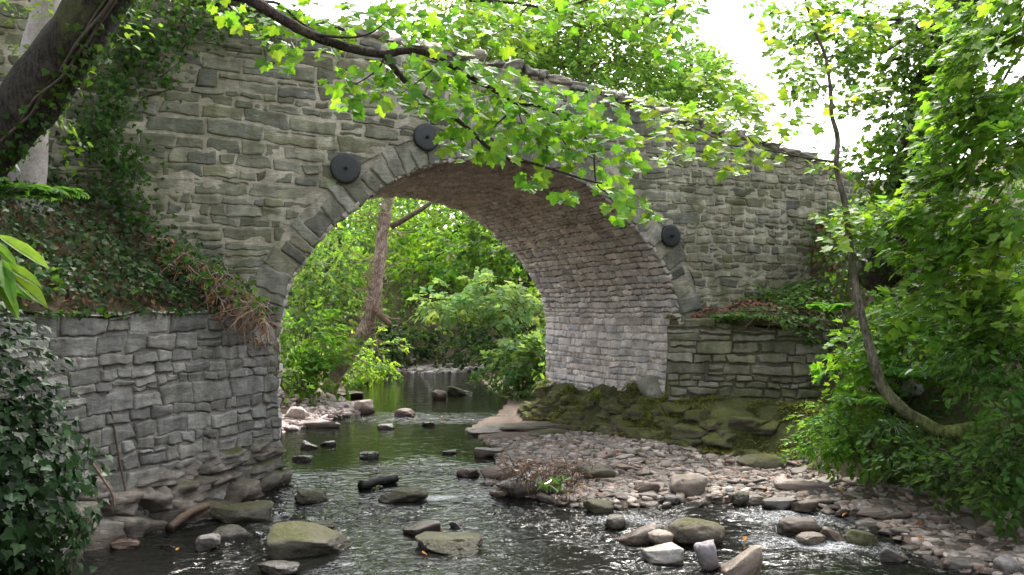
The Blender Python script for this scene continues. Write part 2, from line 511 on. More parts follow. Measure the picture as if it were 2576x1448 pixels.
tag(mk("ground", np.stack([XX, YY, HH], -1).reshape(-1, 3), [quad], M_GROUND, col=cb.reshape(-1, 3)), "stony streambed and earthen banks either side of the water", "ground", kind="structure")

# ---- water sheet
wx = axis([(-9, -5, .5), (-5, 5, .04), (5, 8, .5)]); wy = axis([(0, 5, .3), (5, 17, .04), (17, 31, .2)])
WX, WY = np.meshgrid(wx, wy)
pp = np.stack([WX, WY * .8, WX * 0], -1)
rif = sstep(11.6, 9.2, WY + .5 * fbm(pp * .8, 2, 8)) * (.22 + .78 * sstep(-.30, .45, fbm(pp * .9, 3, 21)))   # riffle below the bridge, calmer pools
rif = np.maximum(rif, .55 * sstep(1.2, .3, np.abs(WY - 16.2)))
rif = np.maximum(rif, sstep(1.6, 2.6, WX) * sstep(9.6, 8.8, WY) * .9)
pool = sstep(1.0, .4, np.hypot((WX - 2.75) / .9, (WY - 6.55) / .45))
rif = rif * (1 - .85 * pool)
WZ = .024 * rif * fbm(pp * A([5.5, 7.5, 1]), 2, 31) + .016 * rif * fbm(pp * 1.8, 2, 33)
def blob(x, y, rx, ry): return sstep(1.0, .2, np.hypot((WX - x) / rx, (WY - y) / ry))
foam = .34 * blob(-.85, 9.25, .45, .3) + .2 * blob(-.35, 9.35, .5, .25) + .20 * blob(2.6, 8.4, 1.4, .6) + .2 * blob(2.3, 7.5, .9, .5) + .18 * blob(1.0, 8.3, .9, .4) + .12 * blob(-.9, 15.9, 1.6, .5) + .16 * blob(3.0, 7.3, .8, .5) + .12 * rif
ny, nx = WX.shape
i, j = np.meshgrid(np.arange(ny - 1), np.arange(nx - 1), indexing='ij')
quad = np.stack([i * nx + j, i * nx + j + 1, (i + 1) * nx + j + 1, (i + 1) * nx + j], -1).reshape(-1, 4)
tag(mk("water", np.stack([WX, WY, WZ], -1).reshape(-1, 3), [quad], M_WATER, col=np.stack([.12 + .88 * rif, foam, rif * 0], -1).reshape(-1, 3)), "shallow brown stream rippling out from under the arch", "stream", kind="structure")

# ---------------------------------------------------------------- masonry
def grid_faces(n, m, off=0):
    i, j = np.meshgrid(np.arange(n - 1), np.arange(m - 1), indexing='ij')
    return np.stack([i * m + j, i * m + j + 1, (i + 1) * m + j + 1, (i + 1) * m + j], -1).reshape(-1, 4) + off

def stone(mb, mp, ua, ub, va, vb, relief, res, colour, gap, warp, push=None, seed=0, round_=.018, skew=.16, strata=1.0):
    w_, h_ = ub - ua, vb - va
    nx, ny = max(4, int(w_ / res) + 3), max(4, int(h_ / res) + 3)
    e0, e1 = .002 / w_, .012 / w_
    a = np.concatenate([[0, e0, e1], np.linspace(0, 1, nx)[1:-1], [1 - e1, 1 - e0, 1]])
    e0, e1 = .002 / h_, .012 / h_
    b = np.concatenate([[0, e0, e1], np.linspace(0, 1, ny)[1:-1], [1 - e1, 1 - e0, 1]])
    Bv, Au = np.meshgrid(b, a)
    g = gap
    cu = rng.uniform(-1, 1, (2, 2)) * skew * min(w_, h_); cv = rng.uniform(-1, 1, (2, 2)) * skew * min(w_, h_)
    bil = lambda q: q[0, 0] * (1 - Au) * (1 - Bv) + q[1, 0] * Au * (1 - Bv) + q[0, 1] * (1 - Au) * Bv + q[1, 1] * Au * Bv
    U = ua + g + (w_ - 2 * g) * Au + bil(cu)
    Vv = va + g + (h_ - 2 * g) * Bv + bil(cv)
    ed = np.minimum(np.minimum(Au, 1 - Au) * w_, np.minimum(Bv, 1 - Bv) * h_)
    q = np.stack([U, Vv, U * 0 + seed], -1)
    wob = .25 * gap + .012
    U = U + wob * fbm(q * 11, 3, 41); Vv = Vv + wob * fbm(q * 11, 3, 43)
    pu = None
    U, Vv = warp(U, Vv)
    if push is not None:
        U, Vv, pu = push(U, Vv)
        if pu.mean() > .6: return
    rd = min(round_, .014, .4 * min(w_, h_))
    prof = np.clip(ed / rd, 0, 1) ** .5
    d = relief * prof + (fbm(q * 8, 4, 51) * .008 + R(-.012, .012) * (Au - .5) * 2 + R(-.014, .014) * (Bv - .5) * 2) * prof
    d = d + .008 * vnoise(np.stack([U * 3.2 + seed, Vv * 26 + .8 * vnoise(q * 4, 3), q[..., 2]], -1), 57) * prof * strata
    rim = (ed <= 1e-9)
    d = np.where(rim, -.035, d)
    d = np.where(~rim & (ed < .003), -.004 + .3 * d, d)
    c = A(colour) * (1 + .16 * fbm(q * 5, 3, 61))[..., None]
    V = mp(U, Vv, d)
    mb.add(V.reshape(-1, 3), [grid_faces(*U.shape)], c.reshape(-1, 3))

def courses(u0, u1, v0, v1, hr, lr, split=.15, square=False):
    v = v0
    while v < v1:
        h = R(*hr); u = u0 - (0 if square else R(0, .3))
        while u < u1:
            w_ = h * R(*lr)
            w_ = min(max(w_, .11), 1.1)
            if square and u1 - u - w_ < .14: w_ = u1 - u
            if h > .15 and rng.random() < split:
                k = R(.35, .65) * h
                yield u, u + w_, v, v + k
                yield u, u + w_, v + k, v + h
            elif rng.random() < .08 and h > .13:
                yield u, u + w_, v, v + h * .72
                yield u, u + w_ * .5, v + h * .72, v + h
                yield u + w_ * .5, u + w_, v + h * .72, v + h
            else:
                yield u, u + w_, v, v + h
            u += w_
        v += h

def mkwarp(amp, sc_, seed):
    def f(U, Vv):
        q = np.stack([U * sc_, Vv * sc_, U * 0 + seed], -1)
        return U + amp * .6 * fbm(q, 2, 71) * sstep(0, .4, np.abs(U)), Vv + amp * fbm(q + 7.7, 2, 73)
    return f
ident = lambda U, Vv: (U, Vv)

def pick(pal, jit=.18):
    c = A(pal[rng.integers(len(pal))]) * R(1 - jit, 1 + jit)
    return c

# arch profile, in (s, z): up the left jamb, round the arch, down the right jamb
half = [(2.9, -2.35), (2.9, -1.5), (2.9, -.9), (2.9, -.5), (2.895, -.12), (2.78, .34), (2.62, .63), (2.38, .94), (2.05, 1.25), (1.63, 1.58), (1.11, 1.85), (.55, 1.99), (0, 2.03)]
prof = [(2.9 - a, 2 + b) for a, b in half] + [(2.9 + a, 2 + b) for a, b in half[-2::-1]]
PR = curve(prof, 500)
seg = np.linalg.norm(np.diff(PR, axis=0), axis=1)
PL = np.concatenate([[0], np.cumsum(seg)])
tan = np.gradient(PR, axis=0); tan /= np.linalg.norm(tan, axis=1)[:, None]
PNO = np.stack([-tan[:, 1], tan[:, 0]], 1)          # outward, into the masonry
def prof_at(u):
    u = np.clip(u, 0, PL[-1])
    g = lambda a: np.interp(u, PL, a)
    n_ = np.stack([g(PNO[:, 0]), g(PNO[:, 1])], -1); n_ /= np.linalg.norm(n_, axis=-1)[..., None]
    return np.stack([g(PR[:, 0]), g(PR[:, 1])], -1), n_
RING = .37
def push_out(width):
    def f(S, Z):
        q = np.stack([S, Z], -1).reshape(-1, 2)
        dd = ((q[:, None, :] - PR[None, ::2, :]) ** 2).sum(-1)
        k = dd.argmin(1) * 2
        sg = ((q - PR[k]) * PNO[k]).sum(-1)
        wl = width * sstep(1.55, 2.1, PR[k][:, 1]) + .0
        wl = np.maximum(wl, .02)
        m = sg < wl
        q2 = np.where(m[:, None], PR[k] + PNO[k] * wl[:, None], q)
        return q2[:, 0].reshape(S.shape), q2[:, 1].reshape(S.shape), m.reshape(S.shape)
    return f
TOPC = A([(-7, 5.6), (-3, 5.66), (-.7, 5.58), (2.4, 5.34), (3.5, 5.24), (4.75, 5.05), (8.67, 4.44), (9.57, 4.18), (13, 3.3), (15, 2.9)])
top_at = lambda s: np.interp(s, TOPC[:, 0], TOPC[:, 1]) - .04

br = empty("stone_bridge", (*bridge(2.9, 2.1, 0)[:2], 0), "old rubble stone bridge with one wide round arch over the stream", "bridge")

def wall_face(mb, mp, s0, s1, zlo, ztop, pal, mortar, hr, lr, relief, gap, res, warp, push=None, split=.2, seed=1, tintf=None, square=False, mz=-.002):
    for ua, ub, va, vb in courses(s0, s1, zlo, 9 if callable(ztop) else ztop, hr, lr, split, square):
        um = (ua + ub) / 2
        if callable(ztop) and (va + vb) / 2 > ztop(um): continue
        if tintf is not None: c = tintf(um, (va + vb) / 2)
        else: c = pick(pal)
        stone(mb, mp, ua, ub, va, vb, R(*relief), res, c, gap * R(.6, 1.5), warp, push, seed)
    # mortar bed
    zt = max(ztop(s) for s in np.linspace(s0, s1, 30)) if callable(ztop) else ztop
    uu = np.arange(s0 if square else s0 - .1, s1 + (.03 if square else .1), .06); vv = np.arange(zlo - .05, zt + .06, .05)
    VV, UU = np.meshgrid(vv, uu)
    if callable(ztop): VV = np.minimum(VV, ztop(UU))
    pu = None
    if push is not None: UU, VV, pu = push(UU, VV)
    q = np.stack([UU, VV, UU * 0 + seed], -1)
    dd = .006 * fbm(q * 8, 3, 81) + mz
    V = mp(UU, VV, dd)
    f = grid_faces(*UU.shape)
    if pu is not None:
        a = pu.ravel()[f].all(1)
        f = f[~a]
    if callable(ztop):
        zz = VV.ravel()[f]
        f = f[(zz.max(1) - zz.min(1)) > 1e-4]
    mc = A(mortar) * (1 + .22 * fbm(q * 2.5, 4, 83))[..., None]
    mb.add(V.reshape(-1, 3), [f], mc.reshape(-1, 3))

face_map = lambda U, Vv, d: bridge(U, -d, Vv)
PAL_F = [(.185, .185, .132), (.225, .222, .165), (.155, .155, .112), (.26, .252, .195), (.205, .198, .132), (.235, .228, .19), (.158, .16, .134), (.18, .182, .145)]
MORT = (.40, .365, .295)
mb = MB()
warpF = mkwarp(.075, .55, 4)
wall_face(mb, face_map, -6.5, 5.6, -.1, top_at, PAL_F, MORT, (.085, .20), (1.1, 3.9), (.006, .026), .008, .035, warpF, push_out(RING), .25, 1, mz=.004)
mb.build("spandrel_wall", M_FACE, br)
# right hand part of the same face: smaller, squarer stones
mb = MB()
PAL_R = [(.23, .215, .15), (.27, .255, .19), (.20, .185, .125), (.29, .265, .2), (.24, .215, .145), (.175, .17, .145), (.26, .245, .195)]
wall_face(mb, face_map, 5.6, 14, .4, top_at, PAL_R, (.42, .385, .31), (.09, .175), (1.0, 2.6), (.010, .024), .009, .045, mkwarp(.05, .6, 9), push_out(RING), .15, 2, mz=.004)
mb.build("wing_wall", M_FACE, br)

# ring of voussoirs on the face
mb = MB()
def ring_map(U, W, d):
    p_, n_ = prof_at(U)
    return bridge(p_[..., 0] + n_[..., 0] * W, -d, p_[..., 1] + n_[..., 1] * W)
ul0 = np.interp(1.72, PR[:250, 1], PL[:250]); ul1 = PL[-1] - ul0
u = ul0
PAL_V = [(.205, .2, .165), (.245, .24, .2), (.175, .17, .135), (.27, .26, .225), (.215, .205, .155), (.15, .15, .13)]
while u < ul1:
    th = R(.09, .24)
    ln = RING + R(-.13, .05)
    stone(mb, ring_map, u, min(u + th, ul1), -.012, ln, R(.002, .034), .035, pick(PAL_V, .25), .009, ident, None, u, .014, .22)
    u += th
uu = np.linspace(ul0, ul1, 220); ww = np.linspace(-.005, RING + .04, 9)
W2, U2 = np.meshgrid(ww, uu)
V = ring_map(U2, W2, -.004 + .006 * fbm(np.stack([U2 * 8, W2 * 8, U2 * 0], -1), 2, 5))
mb.add(V.reshape(-1, 3), [grid_faces(*U2.shape)], A([.33, .30, .25]))
mb.build("arch_ring", M_FACE, br)

# barrel: jambs and vault seen from inside
mb = MB()
def barrel_map(U, Vv, d):
    p_, n_ = prof_at(U)
    return bridge(p_[..., 0] - n_[..., 0] * d, Vv, p_[..., 1] - n_[..., 1] * d)
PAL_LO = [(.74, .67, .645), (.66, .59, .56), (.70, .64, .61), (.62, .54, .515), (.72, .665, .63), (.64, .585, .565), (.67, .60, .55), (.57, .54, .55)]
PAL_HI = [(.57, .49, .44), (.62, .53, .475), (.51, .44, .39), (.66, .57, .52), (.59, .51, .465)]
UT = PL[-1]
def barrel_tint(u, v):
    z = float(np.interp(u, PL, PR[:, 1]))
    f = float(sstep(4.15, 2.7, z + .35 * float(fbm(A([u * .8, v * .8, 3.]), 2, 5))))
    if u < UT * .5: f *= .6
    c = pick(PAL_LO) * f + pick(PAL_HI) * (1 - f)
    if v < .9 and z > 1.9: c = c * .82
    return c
warpB = mkwarp(.022, 1.0, 14)
lowz = np.interp(.2, PR[:250, 1], PL[:250])
zz_ = lambda u: float(np.interp(u, PL, PR[:, 1]))
u = lowz
while u < UT - lowz:
    zc = zz_(u + .05)
    hh = R(.07, .14) if zc < 2.0 else R(.05, .14)
    vv = -.012 - R(0, .0)
    while vv < BL:
        ln = hh * R(1.1, 3.4)
        ln = min(max(ln, .14), .7)
        vb = min(vv + ln, BL)
        if BL - vb < .12: vb = BL
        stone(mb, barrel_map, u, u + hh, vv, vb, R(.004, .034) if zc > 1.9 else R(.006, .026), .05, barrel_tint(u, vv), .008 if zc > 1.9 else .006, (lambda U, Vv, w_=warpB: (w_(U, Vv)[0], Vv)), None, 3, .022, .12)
        vv = vb
    u += hh
uu = np.linspace(0, UT, 330); vv = np.linspace(0, BL, 70)
V2, U2 = np.meshgrid(vv, uu)
q = np.stack([U2 * 6, V2 * 6, U2 * 0], -1)
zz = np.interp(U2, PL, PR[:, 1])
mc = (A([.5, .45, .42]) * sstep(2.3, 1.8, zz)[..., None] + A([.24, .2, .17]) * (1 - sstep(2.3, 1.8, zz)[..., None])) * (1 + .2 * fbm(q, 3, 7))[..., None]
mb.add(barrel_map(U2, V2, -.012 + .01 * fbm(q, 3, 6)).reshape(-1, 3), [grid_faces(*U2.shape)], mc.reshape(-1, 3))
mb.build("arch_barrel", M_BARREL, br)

LEDGE = True
# coping: rough stones bedded along the parapet
mb = MB()
s = -6.4
def rough_block(mb, c, size, yaw, col, seed, n=8, k=.16):
    """a rough hewn block: rounded cube grid pushed about by noise"""
    V, Fq = cube_grid(n)
    r = np.abs(V) ** 9
    q = V / (r.sum(1) ** (1 / 9))[:, None]
    rr_ = np.random.default_rng(seed)
    for _ in range(6):
        d_ = unit(rr_.standard_normal(3)); q = q - np.maximum(q @ d_ - rr_.uniform(.75, 1.1), 0)[:, None] * d_
    q = q * (1 + k * fbm(q * 1.8 + seed * 3.7, 4, seed))[:, None]
    q = q * A(size) / 2
    cy, sy = math.cos(yaw), math.sin(yaw)
    q = np.stack([q[:, 0] * cy - q[:, 1] * sy, q[:, 0] * sy + q[:, 1] * cy, q[:, 2]], 1)
    mb.add(q + A(c), [Fq], A(col) * (1 + .2 * fbm(V * 2 + seed, 2, seed))[:, None])
def cube_grid(n):
    V, Fq = [], []
    t = np.linspace(-1, 1, n)
    B_, A_ = np.meshgrid(t, t)
    o = np.ones_like(A_)
    k = 0
    for X, Y, Z in ((A_, B_, o), (B_, A_, -o), (o, A_, B_), (-o, B_, A_), (B_, o, A_), (A_, -o, B_)):
        V.append(np.stack([X, Y, Z], -1).reshape(-1, 3)); Fq.append(grid_faces(n, n, k)[:, ::-1]); k += n * n
    V = np.concatenate(V); Fq = np.concatenate(Fq)
    key = np.round(V, 5)
    uq, inv = np.unique(key, axis=0, return_inverse=True)
    return uq, inv.ravel()[Fq]
yawB = math.atan2(D2[1], D2[0])
k = 0
while s < 13.5:
    wd = R(.18, .5); ht = R(.09, .19)
    c = bridge(s + wd / 2, .18 + R(-.03, .03), float(top_at(s + wd / 2)) + ht * .32)
    rough_block(mb, c, (wd * 1.08, R(.46, .56), ht), yawB + R(-.06, .06), pick([(.30, .26, .225), (.25, .225, .19), (.34, .30, .265), (.2, .19, .16)]), k)
    s += wd; k += 1
# parapet back, far parapet and deck
for v_, ln in ((.38, 0), (BL, 0), (BL - .4, 0)):
    pass
mb.build("coping", M_FACE, br)
mb = MB()
ss_ = np.arange(-6.5, 14, .15)
for v_ in (.38, BL - .38):
    zt = top_at(ss_); V = np.concatenate([bridge(ss_, v_, zt - 1.1), bridge(ss_, v_, zt)])
    mb.add(V, [np.stack([np.arange(len(ss_) - 1), np.arange(1, len(ss_)), len(ss_) + np.arange(1, len(ss_)), len(ss_) + np.arange(len(ss_) - 1)], 1)], A([.2, .19, .15]))
vv = np.arange(-.1, 5.8, .12); VV, UU = np.meshgrid(vv, ss_)
VV = np.minimum(VV, top_at(UU)); U2, V2, pu = push_out(.0)(UU, VV)
f = grid_faces(*UU.shape); f = f[~pu.ravel()[f].all(1)]
zz = V2.ravel()[f]; f = f[(zz.max(1) - zz.min(1)) > 1e-4]
mb.add(bridge(U2, BL + .002, V2).reshape(-1, 3), [f], A([.2, .19, .15]))
V = np.concatenate([bridge(ss_, BL - .38, top_at(ss_)), bridge(ss_, BL + .002, top_at(ss_))])
mb.add(V, [np.stack([np.arange(len(ss_) - 1), np.arange(1, len(ss_)), len(ss_) + np.arange(1, len(ss_)), len(ss_) + np.arange(len(ss_) - 1)], 1)], A([.2, .19, .15]))
mb.build("far_parapet", M_FACE, br)
V = np.concatenate([bridge(ss_, .38, top_at(ss_) - 1.0), bridge(ss_, BL - .38, top_at(ss_) - 1.0)])
mk("deck", V, [np.stack([np.arange(len(ss_) - 1), np.arange(1, len(ss_)), len(ss_) + np.arange(1, len(ss_)), len(ss_) + np.arange(len(ss_) - 1)], 1)], M_GROUND, br, np.broadcast_to(A([.12, .11, .1]), V.shape))

# iron tie plates with their bolts
def plate(px, py, rad, s, z):
    k = 40
    rs = [0, .55, .80, .95, 1.0, 1.0, .97]
    ds = [.046, .045, .043, .040, .033, .012, -.03]
    an = np.arange(k) * 2 * np.pi / k
    V = np.concatenate([bridge(s + rad * r_ * np.cos(an), -(.035 + d_), z + rad * r_ * np.sin(an)) for r_, d_ in zip(rs, ds)])
    q = []
    for a in range(len(rs) - 1):
        j = np.arange(k); q.append(np.stack([a * k + j, a * k + (j + 1) % k, (a + 1) * k + (j + 1) % k, (a + 1) * k + j], 1))
    o = mk("tie_plate", V, [np.concatenate(q)], M_IRON, br)
    b_ = MB(); c = bridge(s, -.085, z); n_ = bridge(s, -.11, z)
    b_.tube([c, n_], [.026, .024], 6)
    b_.tube([n_, bridge(s, -.145, z)], [.013, .012], 8)
    b_.build("bolt", M_IRON, o, smooth=False)
plate(0, 0, .185, .75, 3.745)
plate(0, 0, .175, 1.80, 4.22)
plate(0, 0, .165, 5.59, 3.11)

# ---- left retaining wall
rw = empty("retaining_wall", (*(P0 + LW * 1.8), 0), "grey stone retaining wall left of the arch with ivy above and water below", "wall")
rw['kind'] = 'thing'
def lw_map(U, Vv, d):
    b = .05 * np.clip(1.6 - Vv, 0, 3)                    # slight batter
    x = P0[0] - .05 + LW[0] * U - LN[0] * (d + b); y = P0[1] + LW[1] * U - LN[1] * (d + b)
    return np.stack([x, y, Vv], -1)
mb = MB()
PAL_L = [(.215, .21, .195), (.25, .24, .225), (.185, .18, .165), (.28, .268, .25), (.225, .215, .19), (.175, .17, .16)]
wall_face(mb, lw_map, -.02, 4.6, -.3, 1.98, PAL_L, (.26, .235, .215), (.09, .23), (1.0, 3.0), (.004, .028), .007, .035, mkwarp(.045, .7, 24), None, .25, 4, None, True, -.012)
# end face by the arch: the wall's return along the abutment
def lw_end(U, Vv, d):
    return np.stack([P0[0] - .075 + N2[0] * U + D2[0] * d, P0[1] + N2[1] * U + D2[1] * d, Vv], -1)
wall_face(mb, lw_end, -.02, .4, -.3, 1.98, PAL_L, (.29, .255, .23), (.14, .26), (1.0, 2.0), (.005, .02), .008, .05, ident, None, .1, 5, None, True)
uu = np.linspace(-.05, 4.6, 60); ww = np.linspace(0, .5, 8)
W2, U2 = np.meshgrid(ww, uu)
V = np.stack([P0[0] + LW[0] * U2 + LN[0] * W2, P0[1] + LW[1] * U2 + LN[1] * W2, 1.985 + .02 * fbm(np.stack([U2 * 5, W2 * 5, U2 * 0], -1), 2, 3)], -1)
mb.add(V.reshape(-1, 3), [grid_faces(*U2.shape)], A([.22, .2, .17]))
mb.build("masonry", M_WALL, rw)
# battered footing courses, mossy
mb = MB()
k = 0
for row, (z0, z1, off) in enumerate(((-.25, .16, .36), (.13, .36, .17), (.33, .52, .07))):
    u = R(-.02, .02)
    while u < 3.6:
        wd = R(.35, 1.0) if row == 0 else R(.3, .8)
        taper = max(.25, 1 - .0 * u)
        o_ = off * R(.75, 1.1) * min(1, .35 + u * .6)
        c2 = P0 + LW * (u + wd / 2) - LN * (o_ - .45)
        c = A([c2[0], c2[1], (z0 + z1) / 2])
        rough_block(mb, c, (wd * 1.05, 1.0, (z1 - z0) * 1.15), math.atan2(LW[1], LW[0]) + R(-.05, .05), pick([(.22, .19, .165), (.19, .17, .15), (.25, .215, .19)]), 300 + k, 15, .13)
        u += wd; k += 1
mb.build("footing", M_FOOT, rw)

# ---- right low wall
rl = empty("low_wall", (3.6, 12.4, .8), "low mossy stone wall right of the arch beneath the leaf strewn terrace", "wall")
rl['kind'] = 'thing'
A0, A1 = A([2.36, 12.42]), A([4.95, 12.2])
RD = (A1 - A0) / np.linalg.norm(A1 - A0); RN = A([RD[1], -RD[0]])    # outward, to the viewer
def rw_map(U, Vv, d):
    b = .07 * np.clip(1.9 - Vv, 0, 3)
    return np.stack([A0[0] + RD[0] * U + RN[0] * (d + b), A0[1] + RD[1] * U + RN[1] * (d + b), Vv], -1)
mb = MB()
PAL_M = [(.215, .205, .16), (.25, .235, .19), (.185, .175, .135), (.27, .25, .215), (.2, .195, .13)]
wall_face(mb, rw_map, -.1, 2.6, .55, lambda s_: 1.80 + .05 * np.sin(np.asarray(s_) * 3.1), PAL_M, (.13, .115, .09), (.08, .2), (1.3, 3.6), (.005, .06), .010, .035, mkwarp(.06, .8, 34), None, .25, 6, None, True, -.014)
uu = np.linspace(-.1, 2.6, 40); ww = np.linspace(-.05, .4, 6); W2, U2 = np.meshgrid(ww, uu)
V = np.stack([A0[0] + RD[0] * U2 - RN[0] * W2, A0[1] + RD[1] * U2 - RN[1] * W2, 1.80 + .03 * fbm(np.stack([U2 * 5, W2 * 5, U2 * 0], -1), 2, 3)], -1)
mb.add(V.reshape(-1, 3), [grid_faces(*U2.shape)], A([.16, .14, .1]))
def rw_end(U, Vv, d):
    return np.stack([A1[0] - .02 - RN[0] * U + RD[0] * d, A1[1] - RN[1] * U + RD[1] * d, Vv], -1)
wall_face(mb, rw_end, -.1, .6, .5, 1.78, PAL_M, (.13, .115, .09), (.14, .25), (1.2, 2.4), (.01, .04), .012, .06, ident, None, .1, 7, None, True)
mb.build("masonry", M_MOSSW, rl)
#REST
# ================================================================ leaves and plants
UP = A([0, 0, 1.])
def leaf_template(half, fold=.16, curl=-.12):
    """half outline (x>=0) from base to tip; two halves folded along the midrib"""
    hlf = np.asarray(half, float)
    n = len(hlf)
    r = np.concatenate([hlf, np.full((n, 1), 0.)], 1); r[:, 2] = fold * np.abs(r[:, 0]) + curl * r[:, 1] ** 2
    l = r * A([-1, 1, 1])
    V = np.concatenate([r, l[1:-1][::-1]])
    right = list(range(n)); left = [n - 1] + list(range(n, 2 * n - 2)) + [0]
    return V, [A([right]), A([left])]
T_SYC = leaf_template([(0, .05), (.16, -.06), (.40, .02), (.33, .2), (.60, .42), (.50, .5), (.56, .62), (.27, .60), (.2, .82), (0, 1.02)], .12, -.15)
T_MAP = leaf_template([(0, .02), (.36, .06), (.30, .26), (.52, .56), (.24, .6), (0, 1.)], .12, -.2)
T_OVAL = leaf_template([(0, 0), (.24, .25), (.27, .55), (0, 1.)], .15, -.2)
T_IVY = leaf_template([(0, .08), (.34, .0), (.46, .36), (.22, .5), (0, .95)], .10, -.12)
T_LANCE = leaf_template([(0, 0), (.10, .2), (.14, .5), (.09, .8), (0, 1.)], .3, -.35)

class Leaves:
    def __init__(s, tpl): s.t = tpl; s.p, s.n, s.y, s.s, s.c = [], [], [], [], []
    def add(s, p, n, tip, size, col):
        m = len(p)
        s.p.append(np.asarray(p)); s.n.append(np.broadcast_to(n, (m, 3))); s.y.append(np.broadcast_to(tip, (m, 3)))
        s.s.append(np.broadcast_to(size, (m,))); s.c.append(np.broadcast_to(col, (m, 3)))
    def build(s, name, mat, parent=None, smooth=False):
        p, n, y, sz, c = (np.concatenate(a) for a in (s.p, s.n, s.y, s.s, s.c))
        n = n / (np.linalg.norm(n, axis=1)[:, None] + 1e-9)
        y = y - (y * n).sum(1)[:, None] * n; y /= np.linalg.norm(y, axis=1)[:, None] + 1e-9
        x = np.cross(y, n)
        V, Fs = s.t
        W = p[:, None, :] + sz[:, None, None] * (V[None, :, 0, None] * x[:, None] + V[None, :, 1, None] * y[:, None] + V[None, :, 2, None] * n[:, None])
        k = len(V); off = (np.arange(len(p)) * k)[:, None]
        return mk(name, W.reshape(-1, 3), [np.concatenate([f + off for f in Fs])] if Fs[0].shape == Fs[1].shape else [f + off for f in Fs], mat, parent, np.repeat(c, k, 0), smooth)

def unit(v):
    v = np.asarray(v, float)
    return v / (np.linalg.norm(v, axis=-1)[..., None] + 1e-9)

def leafcol(base, n, dv=.3, yel=.12):
    v = 1 + dv * rng.standard_normal((n, 1)) * .6
    c = A(base)[None] * np.clip(v, .35, 2)
    c[:, 0] *= 1 + yel * rng.standard_normal(n)
    return np.clip(c, .004, .9)

def sprays(L, tb, p, d, ln, nleaf, size, col, jit=.35, wide=.38, rise=.0, twig=.004, tcol=(.10, .08, .06), dv=.3):
    """flat leafy sprays: a twig from p along d with leaves set alternately to both sides"""
    p = np.asarray(p, float).reshape(-1, 3); d = unit(np.asarray(d, float).reshape(-1, 3)); m = len(p)
    ln = np.broadcast_to(np.asarray(ln, float), (m,))
    side = unit(np.cross(d, UP + .001)); nrm = np.cross(side, d)
    nrm = nrm * np.where(nrm[:, 2:] < 0, -1, 1)
    roll = rng.normal(0, .3, (m, 1)); side2 = side * np.cos(roll) + nrm * np.sin(roll); nrm = np.cross(side2, d); nrm = nrm * np.where(nrm[:, 2:] < 0, -1, 1); side = side2
    t = rng.uniform(.08, 1, (m, nleaf)); sg = np.where(np.arange(nleaf) % 2, 1., -1.)[None]
    wv = wide * ln[:, None] * (1 - .55 * t) * rng.uniform(.15, 1, (m, nleaf))
    sag = -.18 * ln[:, None] * t ** 2
    q = p[:, None] + d[:, None] * (ln[:, None] * t)[..., None] + side[:, None] * (sg * wv)[..., None] + nrm[:, None] * (rng.normal(0, .06, (m, nleaf)) * ln[:, None])[..., None]
    q[..., 2] += sag
    nn_ = nrm[:, None] + rng.normal(0, jit, (m, nleaf, 3)) + A([0, 0, rise])
    tip = d[:, None] * .7 + side[:, None] * sg[..., None] * rng.uniform(.3, 1.1, (m, nleaf))[..., None] + A([0, 0, -.25])
    k = m * nleaf
    cc = np.repeat(leafcol(col, m, dv * .8, .1), nleaf, 0) * leafcol((1, 1, 1), k, dv * .7, .08)
    L.add(q.reshape(-1, 3), nn_.reshape(-1, 3), tip.reshape(-1, 3), (size * rng.uniform(.6, 1.15, k)), cc)
    if tb is not None:
        for a, b, l in zip(p, d, ln):
            tb.tube(A([a, a + b * l * .5 + UP * (-.03 * l), a + b * l * .95 + UP * (-.16 * l)]), [twig, twig * .8, twig * .4], 3, tcol)

def ball(n, shell=.5):
    v = unit(rng.standard_normal((n, 3)))
    return v * (rng.uniform(shell ** 3, 1, n) ** (1 / 3))[:, None]

def clump(L, tb, c, r, n, nleaf, size, col, ln, out=None, droop=.15, shell=.45, **kw):
    b = ball(n, shell)
    p = A(c) + b * A(r)
    d = b * A([1, 1, .45]) + rng.normal(0, .35, (n, 3)) * A([1, 1, .5])
    if out is not None: d = d * .6 + A(out)
    d[:, 2] -= droop
    sprays(L, tb, p, d, ln * rng.uniform(.7, 1.3, n), nleaf, size, col, **kw)

def limb(tb, a, b, r0, r1, bend=.12, n=7, k=5, col=(.1, .085, .065), seed=0):
    a, b = A(a), A(b)
    l = np.linalg.norm(b - a)
    t = np.linspace(0, 1, n)[:, None]
    pts = a * (1 - t) + b * t + (rng.normal(0, bend * l * .35, (n, 3)) + UP * 0) * (np.sin(t * np.pi)) * .6
    pts[:, 2] += .18 * bend * l * np.sin(t[:, 0] * np.pi) * 3
    tb.tube(pts, np.linspace(r0, r1, n), k, col)
    return pts

def hgt(x, y): return float(np.maximum(ground(A([x]), A([y]))[0], 0))

